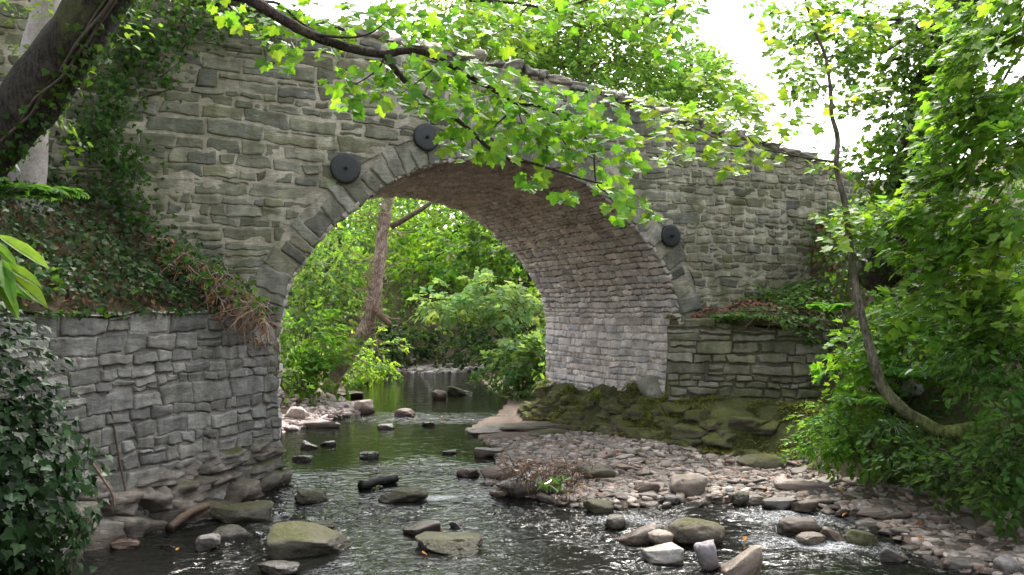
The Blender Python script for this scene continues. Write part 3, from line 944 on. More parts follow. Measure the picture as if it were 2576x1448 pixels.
def tree(name, label, cat, base, trunk, rad, clumps, leaf, tpl, size, col, ln, nleaf, mat=None, group=None, bark=(.12, .1, .08), twigs=False, droop=.15, dv=.32, jit=.4, limb_r=.04, kt=9, shell=.45, wide=.38, rough=.12):
    """trunk: world points from the foot up; clumps: (centre, radii, number of sprays)"""
    t = empty(name, base, label, cat, group)
    tb = MB()
    pts = curve(trunk, max(12, 5 * len(trunk)))
    tb.tube(pts, np.interp(np.linspace(0, 1, len(pts)), np.linspace(0, 1, len(rad)), rad), kt, bark, rough, int(abs(base[0]) * 10))
    tb.build("trunk", M_BARK, t)
    bb = MB(); L = Leaves(tpl)
    for c, r, n in clumps:
        c = A(c, float)
        k = np.argmin(np.linalg.norm(pts - (c - A([0, 0, .6])), axis=1)); k = min(k, len(pts) - 2)
        limb(bb, pts[k], c, limb_r, limb_r * .35, col=bark)
        for e in ball(4, .6): limb(bb, c * .6 + pts[k] * .4, c + e * A(r) * .8, limb_r * .4, limb_r * .12, k=4, col=bark)
        o_ = (c - pts[k]); o_ = o_ / (np.linalg.norm(o_) + 1e-6) * .35
        clump(L, bb if twigs else None, c, r, n, nleaf, size, col, ln, out=o_, droop=droop, dv=dv, jit=jit, shell=shell, wide=wide, tcol=bark)
    bb.build("branch", M_TWIG, t)
    L.build("foliage", mat or leaf, t)
    return t

def px_clump(px, py, Y, rx, ry, n, depth=None):
    return (P(px, py, Y), (rx * Y / F, (depth or rx * Y / F), ry * Y / F), n)

# ---------------------------------------------------------------- rocks
def rock_shape(kind, seed, n=11):
    V, Fq = cube_grid(n)
    r = np.random.default_rng(seed)
    e = {'round': 2.4, 'loaf': 3, 'block': 8, 'slab': 8, 'wedge': 5, 'pebble': 4.5}[kind]
    q = V / ((np.abs(V) ** e).sum(1) ** (1 / e))[:, None]
    cuts = {'round': 4, 'loaf': 4, 'block': 7, 'slab': 7, 'wedge': 7, 'pebble': 8}[kind]
    for _ in range(cuts):
        d = unit(r.standard_normal(3) * A([1, 1, .6])); c = r.uniform(.62, .92)
        q = q - np.maximum(q @ d - c, 0)[:, None] * d * .92
    if kind == 'wedge':
        q[:, 2] = q[:, 2] * (1 - .62 * sstep(-1, 1, q[:, 0])) - .45 * sstep(-1, 1, q[:, 0])
    if kind == 'slab': q[:, 2] *= 1 + .3 * q[:, 0] * r.uniform(-1, 1)
    nz = fbm(V * 1.3 + seed, 3, seed % 97); nf = fbm(V * 3.4 + seed, 3, seed % 89)
    a = .14 if kind in ('round', 'loaf', 'pebble') else .09
    q = q * (1 + a * nz + .045 * nf)[:, None]
    lo, hi = q.min(0), q.max(0)
    return (q - (lo + hi) / 2) / (hi - lo), Fq

def place_rock(px, py, wpx, hpx, kind, label, col, mat=None, seed=0, yaw=None, tilt=0., depth=.75, name="boulder", bury=.25, n=13, zoff=0, group=None, roll=0.):
    g = G(px, py, zoff)
    Y = g[1]; wd = wpx * Y / F
    dp = wd * depth
    h = max(hpx * Y / F - .14 * dp, .28 * hpx * Y / F)
    full = h / (1 - bury)
    q, Fq = rock_shape(kind, seed, n)
    q = q * A([wd, dp, full])
    ct, st = math.cos(tilt), math.sin(tilt)
    q = np.stack([q[:, 0] * ct - q[:, 2] * st, q[:, 1], q[:, 0] * st + q[:, 2] * ct], 1)
    if roll:
        cr, sr = math.cos(roll), math.sin(roll)
        q = np.stack([q[:, 0], q[:, 1] * cr - q[:, 2] * sr, q[:, 1] * sr + q[:, 2] * cr], 1)
    yaw = R(-.35, .35) if yaw is None else yaw
    cy, sy = math.cos(yaw), math.sin(yaw)
    q = np.stack([q[:, 0] * cy - q[:, 1] * sy, q[:, 0] * sy + q[:, 1] * cy, q[:, 2]], 1)
    base = A([g[0], Y + dp * .45, g[2]])
    base[2] = max(hgt(base[0], base[1]) if g[2] > .02 else 0.0, 0) if zoff == 0 else g[2]
    V = q + base + A([0, 0, full / 2 - bury * full])
    cc = A(col) * (1 + .22 * fbm(q / max(wd, .05) * 5 + seed, 3, seed % 50))[:, None]
    me_o = mk(name, V - base, [Fq], mat or M_ROCK, None, cc)
    me_o.location = base
    return tag(me_o, label, "rock", group)

BR, TN, GY, PK, DK, OL = (.20, .155, .125), (.33, .27, .215), (.24, .225, .215), (.36, .29, .265), (.075, .066, .058), (.135, .125, .09)
ROCKS = [
 (760, 1410, 205, 92, 'wedge', "large wedge shaped boulder with mossy top sloping down to the right, left in the stream", OL, 1, .0, .0, .8),
 (690, 1452, 110, 34, 'loaf', "low wet black boulder in front of the large wedge shaped boulder", DK, 0, .1, 0, .7),
 (777, 1268, 86, 34, 'loaf', "small mossy boulder in calm water right of the retaining wall's foot", OL, 1, None, 0, .8),
 (808, 1334, 62, 22, 'round', "low mossy hump just behind the large wedge shaped boulder", OL, 1, None, 0, .8),
 (516, 1392, 62, 46, 'round', "round grey boulder at the water's edge below the wall footing", GY, 0, None, 0, .9),
 (572, 1362, 112, 36, 'slab', "flat grey slab by the wall footing, moss on one end", GY, 1, .1, 0, .6),
 (590, 1318, 150, 52, 'block', "squared mossy block with fallen leaves on it at the wall's foot", OL, 1, -.1, 0, .8),
 (305, 1385, 70, 26, 'loaf', "small reddish brown boulder between the ivy and the stream", (.28, .19, .155), 0, None, 0, .8),
 (958, 1238, 1, 1, 'loaf', None, DK, 0, 0, 0, 1),
 (1009, 1266, 128, 38, 'loaf', "moss covered boulder beside the patch of white water", OL, 1, .05, 0, .65),
 (1058, 1352, 96, 42, 'wedge', "dark wedge shaped boulder leaning on the mossy slab midstream", (.12, .10, .085), 0, math.pi + .2, 0, .6),
 (1120, 1396, 178, 48, 'slab', "broad flat mossy slab midstream with yellow leaves on top", OL, 1, -.12, .03, .75),
 (1150, 1330, 38, 16, 'block', "little black rock behind the broad mossy slab", DK, 0, None, 0, .8),
 (926, 1154, 52, 20, 'loaf', "small dark rock breaking the calm water in front of the arch", DK, 0, None, 0, .8),
 (1131, 1144, 40, 13, 'slab', "small flat dark rock at the right edge of the calm pool", (.14, .11, .09), 0, None, 0, .8),
 (1228, 1152, 76, 27, 'slab', "flat pale brown rock where the pool meets the gravel bar", BR, 0, .1, 0, .7),
 (1178, 1202, 60, 27, 'loaf', "purplish brown rock left of the rounded brown boulder", (.19, .145, .135), 0, None, 0, .8),
 (1250, 1213, 88, 42, 'round', "rounded brown boulder left of the slab topped with dead plants", BR, 0, .1, 0, .7),
 (1328, 1256, 170, 78, 'wedge', "tilted grey slab carrying a heap of dead plants at the gravel's edge", GY, 0, math.pi - .35, .0, .65),
 (1504, 1214, 88, 42, 'block', "square olive topped block behind the heap of dead plants", OL, 0, .45, 0, .9),
 (1632, 1245, 66, 32, 'loaf', "brown loaf shaped rock in a puddle on the gravel", BR, 0, None, 0, .7),
 (1508, 1296, 78, 38, 'loaf', "dark mossy rock at the head of the right hand riffle", (.12, .11, .06), 1, None, 0, .7),
 (1549, 1336, 54, 38, 'round', "rounded olive cobble alone in the riffle", OL, 0, None, 0, .9),
 (1604, 1366, 112, 50, 'wedge', "brown angular boulder touching the rounded cobble, left of the pale flat slab", BR, 0, math.pi, 0, .7),
 (1666, 1378, 70, 42, 'loaf', "rounded tan boulder between the angular one and the dark mossy boulder", TN, 0, .2, 0, .8),
 (1762, 1382, 150, 76, 'round', "big dark brown mossy boulder in the riffle", (.13, .11, .08), 1, 0, 0, .75),
 (1675, 1426, 95, 50, 'slab', "pale grey flat slab tilted towards the viewer, low centre right", (.46, .45, .42), 0, .15, 0.06, .9),
 (1788, 1442, 64, 78, 'block', "upright purplish grey block standing in the stream", (.25, .225, .235), 0, .3, .12, .8),
 (1874, 1455, 118, 80, 'wedge', "large tan boulder with a sloping left side at the bottom edge", TN, 0, math.pi, -.1, .8),
 (2022, 1356, 110, 52, 'loaf', "dark brown loaf shaped boulder in the right hand riffle", (.155, .125, .10), 0, -.05, 0, .6),
 (2049, 1370, 80, 32, 'round', "smooth tan oval rock in front of the dark loaf shaped boulder", TN, 0, .1, 0, .7),
 (2108, 1368, 62, 38, 'wedge', "grey brown rock wedged between the oval rock and the green mossy one", BR, 0, None, 0, .8),
 (2174, 1377, 78, 42, 'loaf', "bright green moss capped rock at the right side of the riffle", (.14, .15, .05), 1, -.25, -.1, .7),
 (2035, 1294, 64, 36, 'block', "squarish brown rock at the upper edge of the right hand riffle", BR, 0, .3, 0, .8),
 (1740, 1252, 104, 64, 'round', "large brown grey boulder on the gravel bar, nearest the dark mossy boulder", (.22, .18, .15), 0, .2, 0, .8),
 (1925, 1186, 116, 46, 'loaf', "moss covered boulder on the dry gravel below the mossy ledge", OL, 1, -.1, 0, .7),
 (2025, 1242, 138, 32, 'slab', "long pinkish flat slab lying on the gravel bar", PK, 0, -.05, 0, .5),
 (2200, 1312, 72, 30, 'slab', "flat brown slab with a shadowed front, right of the squarish brown rock", BR, 0, -.2, 0, .7),
 (2258, 1420, 70, 44, 'wedge', "grey wedge shaped rock between the green pool and the gravel", GY, 0, .1, 0, .8),
 (2535, 1352, 88, 44, 'slab', "broad tan slab at the right edge of the gravel bar", TN, 0, .3, .08, .8),
 (2440, 1442, 118, 36, 'slab', "half sunk grey slab in the bottom right shallows", GY, 0, -.1, 0, .6),
 (2546, 1455, 66, 54, 'round', "rounded grey boulder in the bottom right corner", GY, 0, None, 0, .8),
 (1900, 1272, 60, 28, 'round', "rounded brown cobble beside the white stone", BR, 0, None, 0, .8),
 (1838, 1247, 26, 24, 'round', "small white stone among the brown gravel", (.66, .66, .64), 0, None, 0, .9),
 (1868, 1272, 48, 36, 'loaf', "small mossy rock between the white stone and the rounded cobble", OL, 1, None, 0, .8),
 (1968, 1284, 88, 30, 'slab', "layered grey slab at the waterline right of the rounded cobble", GY, 0, .1, .05, .6),
 (1693, 1272, 42, 26, 'loaf', "small slate grey rock at the foot of the large brown grey boulder", (.16, .16, .16), 0, None, 0, .8),
 (913, 1042, 46, 38, 'block', "pinkish white angular block on the far left shore under the arch", (.55, .45, .41), 0, .5, .1, .8),
 (1016, 1050, 54, 26, 'round', "pinkish rounded rock midstream under the arch", (.4, .3, .27), 0, None, 0, .8),
 (968, 1081, 44, 17, 'loaf', "low grey rock in the water under the arch, nearest the viewer of three", GY, 0, None, 0, .8),
 (1075, 1074, 36, 14, 'slab', "small black rock in the water under the arch", DK, 0, None, 0, .8),
 (1104, 1006, 40, 28, 'loaf', "brown rock at the water's far right edge beyond the arch", (.2, .15, .13), 0, None, 0, .8),
 (1156, 995, 66, 27, 'wedge', "mossy topped rock leaning on the far right bank beyond the arch", OL, 1, .2, 0, .7),
 (775, 1131, 46, 24, 'wedge', "black pointed rock in the water by the left abutment corner", DK, 0, None, 0, .8),
 (822, 1123, 42, 16, 'slab', "flat black rock right of the pointed one by the left abutment", DK, 0, None, 0, .8),
 (757, 1162, 54, 18, 'loaf', "low black rock nearest the left abutment corner", DK, 0, None, 0, .8),
 (850, 1032, 60, 22, 'loaf', "long grey rock on the pale shore left of the angular block", (.4, .35, .33), 0, None, 0, .7),
 (800, 1078, 110, 26, 'slab', "broad pinkish grey slab along the left shore under the arch", (.38, .32, .30), 0, 0, 0, .5),
 (740, 1060, 60, 40, 'round', "pale rounded boulder on the left shore close to the abutment", (.48, .42, .40), 0, None, 0, .8),
 (872, 1000, 80, 24, 'loaf', "dark brown earthy lump under the leaning ivy trunk", (.12, .085, .06), 0, None, 0, .6),
 (1335, 1084, 250, 30, 'wedge', "long flat bedrock slab in front of the right hand pier", (.17, .14, .12), 2, math.pi+.1, .0, .5),
 (1240, 1090, 150, 22, 'slab', "thin bedrock slab running from the pier into the pool", (.18, .145, .125), 2, .15, .02, .6),
 (1395, 1098, 130, 26, 'slab', "cracked bedrock slab at the upper end of the gravel", (.17, .135, .115), 2, -.1, .03, .6),
 (1662, 1002, 100, 62, 'round', "large smooth grey green boulder built into the pier's corner", (.24, .235, .19), 0, 0, 0, .7),
]
for k, (px, py, wp, hp, kind, lab, col, mossy, yaw, tilt, dep) in enumerate(ROCKS):
    if lab is None: continue
    zoff = 0
    place_rock(px, py, wp, hp, kind, lab, col, (None, M_MROCK, M_FOOT)[mossy] or M_ROCK, 1000 + k * 7, yaw, tilt, dep, bury=.22 if hp > 20 else .35)

# gravel: 12 shapes, up to 300 single stones, the rest one object
shapes = [rock_shape('pebble' if k % 3 else 'slab', 50 + k, 7) for k in range(14)]
PALG = [(.26, .205, .175), (.32, .26, .225), (.21, .175, .15), (.36, .295, .26), (.28, .245, .22), (.17, .145, .13), (.29, .215, .175), (.42, .36, .32), (.26, .235, .205)]
meshes = []
for k, (q, Fq) in enumerate(shapes):
    for c in range(2):
        col = A(PALG[(k * 2 + c) % len(PALG)]) * (1 + .2 * fbm(q * 4 + k, 3, k))[:, None]
        o = mk("stone", q, [Fq], M_ROCK, None, col)
        meshes.append(o.data); bpy.data.objects.remove(o)
def scatter(n, x0, x1, y0, y1, f):
    x = rng.uniform(x0, x1, n); y = y0 + (y1 - y0) * rng.uniform(0, 1, n)
    return x[f(x, y)], y[f(x, y)]
def bar(x, y, lo=.0):
    dw = poly_dist(x, y, WATER, True); dt = poly_dist(x, y, TOE, False)
    return (dw < lo) & (dt < .12) & (x > -.9) & (y < 13.5) & (y > 6.2) & (x < 5)
cnt = 0
xs, ys = scatter(9000, -1, 5, 6.3, 12.6, lambda x, y: bar(x, y, .12))
order = np.argsort(ys + rng.uniform(0, 4.5, len(ys)))
placed = []
for k in order:
    if cnt >= 270: break
    x, y = xs[k], ys[k]
    sz = R(.10, .27) * (1.0 if rng.random() < .8 else 1.35)
    if any((x - a) ** 2 + (y - b) ** 2 < (.36 * (sz + c)) ** 2 for a, b, c in placed): continue
    placed.append((x, y, sz))
    o = bpy.data.objects.new("stone", meshes[rng.integers(len(meshes))])
    h = sz * R(.18, .42)
    o.scale = (sz, sz * R(.6, .9), h)
    o.rotation_euler = (R(-.22, .22), R(-.22, .22), R(0, 6.28))
    o.location = (x, y, hgt(x, y) + h * .22)
    C.objects.link(o)
    tag(o, "flat brown or grey stone lying loose on the gravel bar", "stone", "loose stones of the gravel bar")
    cnt += 1
def pebbles(name, label, xs, ys, smin, smax, lift=.15, pal=PALG):
    mb = MB()
    for x, y in zip(xs, ys):
        q, Fq = shapes[rng.integers(len(shapes))] if False else small[rng.integers(len(small))]
        s_ = smin + (smax - smin) * rng.random() ** 2.2
        v = q * A([s_, s_ * R(.55, .95), s_ * R(.25, .55)])
        a = R(0, 6.28); tl = R(-.3, .3)
        ca, sa = math.cos(a), math.sin(a)
        v = np.stack([v[:, 0] * ca - v[:, 1] * sa, v[:, 0] * sa + v[:, 1] * ca, v[:, 2] + v[:, 0] * tl], 1)
        mb.add(v + A([x, y, float(GI(x, y)) + s_ * lift * .5]), [Fq], pick(pal, .25))
    return tag(mb.build(name, M_GRAV), label, "gravel", kind="stuff")
small = [rock_shape('pebble' if k % 2 else 'slab', 150 + k, 4) for k in range(12)]
_gx = np.arange(-5.5, 5.5, .05); _gy = np.arange(5.5, 22, .05)
_GZ = ground(*np.meshgrid(_gx, _gy))
def GI(x, y):
    i_ = min(max(int((y - 5.5) / .05), 0), len(_gy) - 1); j_ = min(max(int((x + 5.5) / .05), 0), len(_gx) - 1)
    return _GZ[i_, j_]
xs, ys = scatter(26000, -1, 5, 6.2, 13.0, lambda x, y: bar(x, y, .25))
pebbles("gravel", "small brown pebbles covering the gravel bar right of the stream", xs[:11000], ys[:11000], .02, .14)
xs, ys = scatter(1500, -5, 5, 6, 17, lambda x, y: (poly_dist(x, y, WATER, True) > .1) & (poly_dist(x, y, WATER, True) < .7))
pebbles("streambed_pebbles", "dark pebbles under the shallow water of the stream", xs, ys, .05, .14, pal=[(.1, .08, .05), (.13, .1, .07), (.09, .08, .06), (.16, .13, .09)])
xs, ys = scatter(900, -6, -.8, 27.9, 29.6, lambda x, y: y > 0)
GI0 = GI
GI = lambda x, y: hgt(x, y)
pebbles("far_shore_pebbles", "pale pebbles on the far shore where the stream bends away", xs[:420], ys[:420], .08, .3, pal=[(.5, .45, .42), (.42, .37, .34), (.58, .53, .5)])
GI = GI0
xs, ys = scatter(9000, -5, -2, 12.2, 18.5, lambda x, y: (poly_dist(x, y, WATER, True) < .15) & (poly_dist(x, y, WATER, True) > -1.3) & ((x - P0[0]) * D2[0] + (y - P0[1]) * D2[1] > .02))
pebbles("shore_pebbles", "pale pinkish pebbles on the left shore under the arch", xs[:1400], ys[:1400], .05, .24, pal=[(.42, .35, .33), (.36, .29, .27), (.5, .43, .41), (.3, .25, .23)])

# ---------------------------------------------------------------- the sycamore on the left, its bough hanging before the bridge
PT = lambda *a: [P(*q) for q in a]
syc = empty("sycamore_tree", (-5.1, 7.5, 2.5), "dark leaning sycamore on the left bank, its long leafy bough hanging before the arch", "tree")
trunk = [A([-5.2, 7.6, 2.3]), *PT((-130, 500, 7.4), (-30, 375, 7.2), (55, 270, 7.1), (140, 165, 7.0), (235, 20, 6.9)), A([-2.75, 6.75, 5.5]), A([-2.2, 6.5, 6.8]), A([-1.9, 6.3, 8.2])]
tb = MB(); tp = curve(trunk, 60)
tb.tube(curve(trunk, 140), np.interp(np.linspace(0, 1, 140), [0, .12, .5, 1], [.32, .265, .235, .18]), 28, (.045, .038, .033), .13, 3)
tb.build("trunk", M_BARK, syc)
bb = MB(); L = Leaves(T_SYC)
BC = (.055, .042, .036)
main = [tp[44], *PT((520, -60, 6.2), (630, 0, 6.2), (700, 42, 6.25), (770, 82, 6.3), (850, 113, 6.4), (920, 131, 6.45), (968, 138, 6.5))]
def br_tube(pts, r0, r1, n=None):
    c = curve(pts, n or 6 * len(pts)); bb.tube(c, np.linspace(r0, r1, len(c)), 7, BC, .08, 5)
    return c
br_tube(main, .050, .031)
F0 = P(968, 138, 6.5)
TW = [
 ([F0, *PT((1020, 128, 6.5), (1062, 131, 6.52), (1120, 157, 6.55), (1180, 192, 6.6), (1240, 226, 6.65), (1300, 263, 6.7))], .030, .016),
 ([F0, *PT((990, 170, 6.5), (1022, 207, 6.5), (1070, 246, 6.5), (1130, 286, 6.5), (1185, 331, 6.5), (1228, 371, 6.5), (1272, 397, 6.5), (1332, 409, 6.55), (1400, 430, 6.6), (1480, 455, 6.65), (1515, 462, 6.65))], .026, .007),
 (PT((1300, 263, 6.7), (1350, 267, 6.75), (1400, 287, 6.8), (1450, 327, 6.85), (1490, 372, 6.85), (1500, 460, 6.85), (1530, 490, 6.85), (1548, 520, 6.85)), .013, .004),
 (PT((1300, 263, 6.7), (1345, 302, 6.7), (1385, 317, 6.7), (1422, 362, 6.7), (1445, 405, 6.7)), .010, .003),
 (PT((1300, 263, 6.7), (1250, 312, 6.65), (1185, 352, 6.6)), .008, .003),
 (PT((1300, 263, 6.7), (1310, 300, 6.7), (1325, 335, 6.7)), .006, .003),
 (PT((1300, 263, 6.7), (1320, 225, 6.75), (1330, 200, 6.8)), .007, .003),
 (PT((1110, 155, 6.55), (1060, 200, 6.4), (1010, 235, 6.3)), .008, .003),
 (PT((780, 85, 6.3), (870, 95, 6.3), (930, 85, 6.3), (972, 55, 6.3)), .012, .004),
 (PT((640, 5, 6.2), (700, 10, 6.4), (760, 60, 6.5), (810, 85, 6.5)), .014, .006),
 (PT((970, 140, 6.5), (950, 175, 6.4), (900, 210, 6.3), (860, 225, 6.3)), .009, .003),
 (PT((1240, 226, 6.65), (1150, 200, 6.7), (1080, 205, 6.7), (1060, 195, 6.7)), .007, .003),
 (PT((1180, 0, 7.4), (1260, 5, 7.4), (1330, 14, 7.4), (1400, 26, 7.4), (1440, 15, 7.4)), .018, .006),
 ([tp[52], A([-1.2, 6.9, 7.2]), P(1080, -160, 7.3), P(1180, 0, 7.4)], .05, .018),
 (PT((1330, 14, 7.4), (1290, 60, 7.4), (1240, 90, 7.3)), .007, .003),
 (PT((1700, 0, 7.8), (1690, 60, 7.8), (1660, 110, 7.8)), .007, .003),
 (PT((1400, 26, 7.4), (1560, -20, 7.6), (1700, 0, 7.8)), .010, .006),
]
for pts, a, b in TW: br_tube(pts, a, b)
SP = [(860, 215, 55, 8), (880, 262, 25, 3), (930, 195, 60, 9), (985, 240, 45, 7), (1000, 185, 60, 9), (1065, 180, 55, 8), (1105, 232, 70, 12), (1085, 268, 42, 8), (1128, 352, 36, 7), (1155, 270, 55, 8), (1190, 312, 55, 9), (1225, 235, 75, 13), (1185, 180, 50, 8),
 (1270, 222, 70, 11), (1290, 290, 75, 14), (1345, 232, 55, 8), (1335, 335, 75, 14), (1400, 262, 65, 11), (1392, 350, 65, 12), (1445, 312, 55, 10), (1465, 392, 60, 11), (1400, 405, 45, 7), (1335, 452, 42, 7), (1420, 498, 30, 5), (1490, 335, 50, 9), (1530, 285, 42, 7), (1560, 345, 40, 6),
 (1560, 420, 50, 9), (1545, 472, 42, 7), (1595, 520, 34, 5), (1550, 525, 30, 4), (1640, 548, 20, 3), (1500, 240, 40, 5), (1185, 395, 28, 5), (1240, 392, 20, 3), (1250, 340, 40, 5), (1290, 370, 40, 4),
 (700, 70, 70, 9), (760, 45, 60, 9), (645, 45, 60, 7), (590, 15, 60, 6), (800, 105, 70, 10), (740, 110, 45, 6), (870, 62, 60, 9), (950, 30, 60, 9), (1000, 82, 50, 7), (1050, 40, 60, 8), (1085, 92, 45, 6), (1125, 60, 50, 6), (900, 10, 60, 7), (1130, 130, 40, 5), (700, 150, 40, 4),
 (1200, 20, 60, 8), (1270, 55, 60, 9), (1340, 45, 60, 9), (1410, 40, 60, 9), (1230, 95, 40, 6), (1300, 110, 45, 6), (1460, 15, 60, 8), (1540, 20, 60, 7), (1600, 60, 55, 6), (1680, 60, 55, 7), (1660, 130, 50, 6), (1730, 30, 40, 4), (1620, 10, 50, 6)]
for px, py, r, n in SP:
    n = int(n * 3.0)
    top = py < 140
    Yc = (7.3 if px > 1170 else 6.5) if top else (6.35 + .35 * (px - 850) / 700 if px < 1560 else 6.85)
    a = rng.uniform(0, 6.28, n); rr = np.sqrt(rng.uniform(0, 1, n)) * r
    q = A([P(px + x, py + y * .72, Yc + dz) for x, y, dz in zip(rr * np.cos(a), rr * np.sin(a), rng.normal(.12, .2, n))])
    nrm = A([0, -.75, .75]) + rng.normal(0, .42, (n, 3))
    tip = np.stack([np.cos(a) * .6 + .25, rng.normal(-.2, .4, n), -.5 + rng.normal(0, .3, n)], 1)
    L.add(q, nrm, tip, .100 * rng.uniform(.5, 1.2, n), np.where(rng.random((n, 1)) < .3, leafcol((.065, .16, .022), n, .35, .1), leafcol((.13, .26, .028), n, .35, .14)))
    for c_ in q[::3]:
        bb.tube(A([c_, c_ + A([R(-.05, .05), R(0, .06), R(.03, .09)])]), [.0016, .0022], 3, (.16, .14, .05))
LI = Leaves(T_IVY)
tq = curve(trunk, 140); ii = rng.integers(25, 100, 420)
dn = unit(A([.75, -.35, -.55]) + rng.normal(0, .45, (420, 3)))
LI.add(tq[ii] + dn * (.235 + rng.uniform(0, .09, (420, 1))), dn + rng.normal(0, .3, (420, 3)) + UP * .3, rng.normal(0, .5, (420, 3)) - UP, .065 * rng.uniform(.5, 1.2, 420), leafcol((.045, .10, .02), 420, .5))
LI.build("ivy", M_LEAF, syc)
vb_ = MB()
for k in range(5):
    ph = R(-.6, .6); jj = np.arange(14 + 3 * k, 112, 7)
    o_ = unit(A([.7, -.5, -.45]) + A([ph, -.2, ph * .6])) * .245
    vb_.tube(curve(tq[jj] + o_ + rng.normal(0, .02, (len(jj), 3)), 50), R(.007, .014), 5, (.09, .075, .06))
vb_.build("ivy_stem", M_TWIG, syc)
# upper crown out over the stream and bank
for c, r, n in (((-3.6, 5.6, 6.6), (1.5, 1.4, .8), 70), ((-1.9, 5.4, 7.4), (1.5, 1.4, .8), 60), ((-4.4, 7.4, 6.9), (1.3, 1.3, .9), 60), ((-2.6, 3.5, 6.6), (1.5, 1.5, .8), 50), ((-5.2, 4.2, 5.6), (1.2, 1.6, .9), 50), ((-.6, 6.9, 7.6), (1.2, 1.0, .6), 35)):
    limb(bb, tp[50], c, .06, .02, col=BC)
    clump(L, None, c, r, n, 14, .13, (.10, .19, .03), .55, droop=.2)
bb.build("bough", M_BARK, syc)
L.build("foliage", M_SYC, syc)

# pale trunk behind it
def simple_trunk(name, label, base, pts, rad, col, k=12, mat=None, cat="tree"):
    t = empty(name, base, label, cat)
    tb = MB(); c = curve(pts, 8 * len(pts)); tb.tube(c, np.linspace(rad[0], rad[1], len(c)), k, col, .08, 9)
    tb.build("trunk", mat or M_BARK, t)
    return t
pt = simple_trunk("beech_tree", "slim pale smooth barked trunk close behind the dark leaning sycamore", (-4.75, 8.3, 2.9), PT((60, 560, 8.3), (80, 300, 8.2), (92, 150, 8.15), (118, 0, 8.1)) + [A([-4.3, 8.0, 6.5]), A([-4.1, 7.9, 8.4])], (.17, .11), (.42, .37, .36), mat=mat_tinted("smooth_bark", 8, var=(.7, 1.2), bump=.25, bscale=14))
L = Leaves(T_OVAL); bb = MB()
for c, r, n in ((P(150, 60, 8.0), (.55, .35, .3), 14), (P(60, 130, 7.9), (.45, .3, .3), 10), (P(40, 260, 7.8), (.4, .3, .25), 8), ((-4.1, 7.8, 8.2), (1, 1, .6), 40)):
    limb(bb, P(95, 150, 8.15), c, .03, .008, col=(.25, .22, .2)); clump(L, None, c, r, n, 12, .085, (.09, .17, .03), .4, droop=.25)
bb.build("branch", M_TWIG, pt); L.build("foliage", M_LEAF, pt)

# ---------------------------------------------------------------- bent sapling on the right
sap = empty("sapling", (*P(2520, 1065, 7.9)[:2], 1.0), "young maple with a thin mossy stem bent like a hook across the right bank", "tree")
path = PT((2640, 1020, 7.7), (2560, 1052, 7.8), (2500, 1073, 7.9), (2440, 1085, 8.0), (2380, 1086, 8.05), (2320, 1070, 8.1), (2268, 1034, 8.1), (2230, 985, 8.1), (2205, 925, 8.1), (2184, 850, 8.1), (2163, 765, 8.1), (2140, 645, 8.1), (2115, 520, 8.1), (2103, 430, 8.1), (2108, 350, 8.1), (2096, 290, 8.1), (2084, 240, 8.1), (2080, 140, 8.1), (2052, 75, 8.1), (2018, -10, 8.0), (1990, -90, 7.9))
path = [q_ + rng.normal(0, .016, 3) for q_ in path]
tb = MB(); c = curve(path, 110)
tb.tube(c, np.interp(np.linspace(0, 1, 110), [0, .25, .5, .75, 1], [.085, .062, .036, .02, .010]), 9, np.concatenate([np.repeat(A([.13, .15, .045])[None] * (1 - sstep(.2, .48, np.linspace(0, 1, 110)))[:, None] + A([.15, .13, .105])[None] * sstep(.2, .48, np.linspace(0, 1, 110))[:, None], 9, 0), np.full((2, 3), .1)]), .1, 4)
tb.build("trunk", M_BARK, sap)
bb = MB(); L = Leaves(T_SYC)
SC = (.09, .075, .06)
for pts, a, b in ((PT((2103, 408, 8.1), (2060, 402, 8.05), (2000, 392, 8.0), (1940, 380, 7.95), (1880, 372, 7.9), (1830, 366, 7.85)), .013, .004), (PT((1940, 380, 7.95), (1980, 400, 8.0), (2090, 440, 8.1)), .006, .003),
                  (PT((1840, 367, 7.85), (1740, 320, 7.8), (1640, 285, 7.8)), .006, .003), (PT((2085, 235, 8.1), (2040, 250, 8.0), (1960, 265, 7.9)), .006, .002), (PT((2084, 225, 8.1), (2160, 235, 8.2), (2270, 230, 8.3)), .006, .002),
                  (PT((2080, 140, 8.1), (2030, 140, 8.0), (1950, 130, 7.9)), .005, .002), (PT((1990, 392, 8.0), (1930, 350, 7.9), (1880, 300, 7.9)), .005, .002), (PT((2080, 150, 8.1), (2150, 90, 8.1), (2220, 50, 8.1)), .006, .002)):
    cc = curve(pts, 24); bb.tube(cc, np.linspace(a, b, 24), 5, SC)
SP2 = [(1850, 300, 60, 9), (1790, 290, 60, 9), (1730, 300, 55, 8), (1670, 280, 50, 7), (1620, 260, 40, 5), (1690, 350, 50, 7), (1760, 370, 60, 9), (1700, 400, 40, 6), (1830, 390, 50, 7), (1840, 432, 28, 5), (1880, 350, 50, 8), (1930, 310, 50, 7), (1980, 300, 45, 5), (1940, 400, 30, 4), (2060, 420, 28, 4), (1890, 260, 40, 5), (2000, 230, 45, 6), (2060, 300, 35, 4), (2120, 260, 40, 5), (2190, 240, 45, 5), (2040, 170, 45, 6), (1980, 130, 50, 7), (2050, 60, 50, 7), (2110, 100, 50, 6), (2000, 40, 60, 8), (1960, 70, 40, 5), (2180, 60, 50, 6),
       (2080, 545, 32, 5), (2120, 570, 35, 5), (2150, 610, 30, 4), (2100, 610, 30, 4), (2160, 540, 40, 6), (1860, 250, 40, 4), (1820, 220, 45, 5), (1780, 200, 40, 4)]
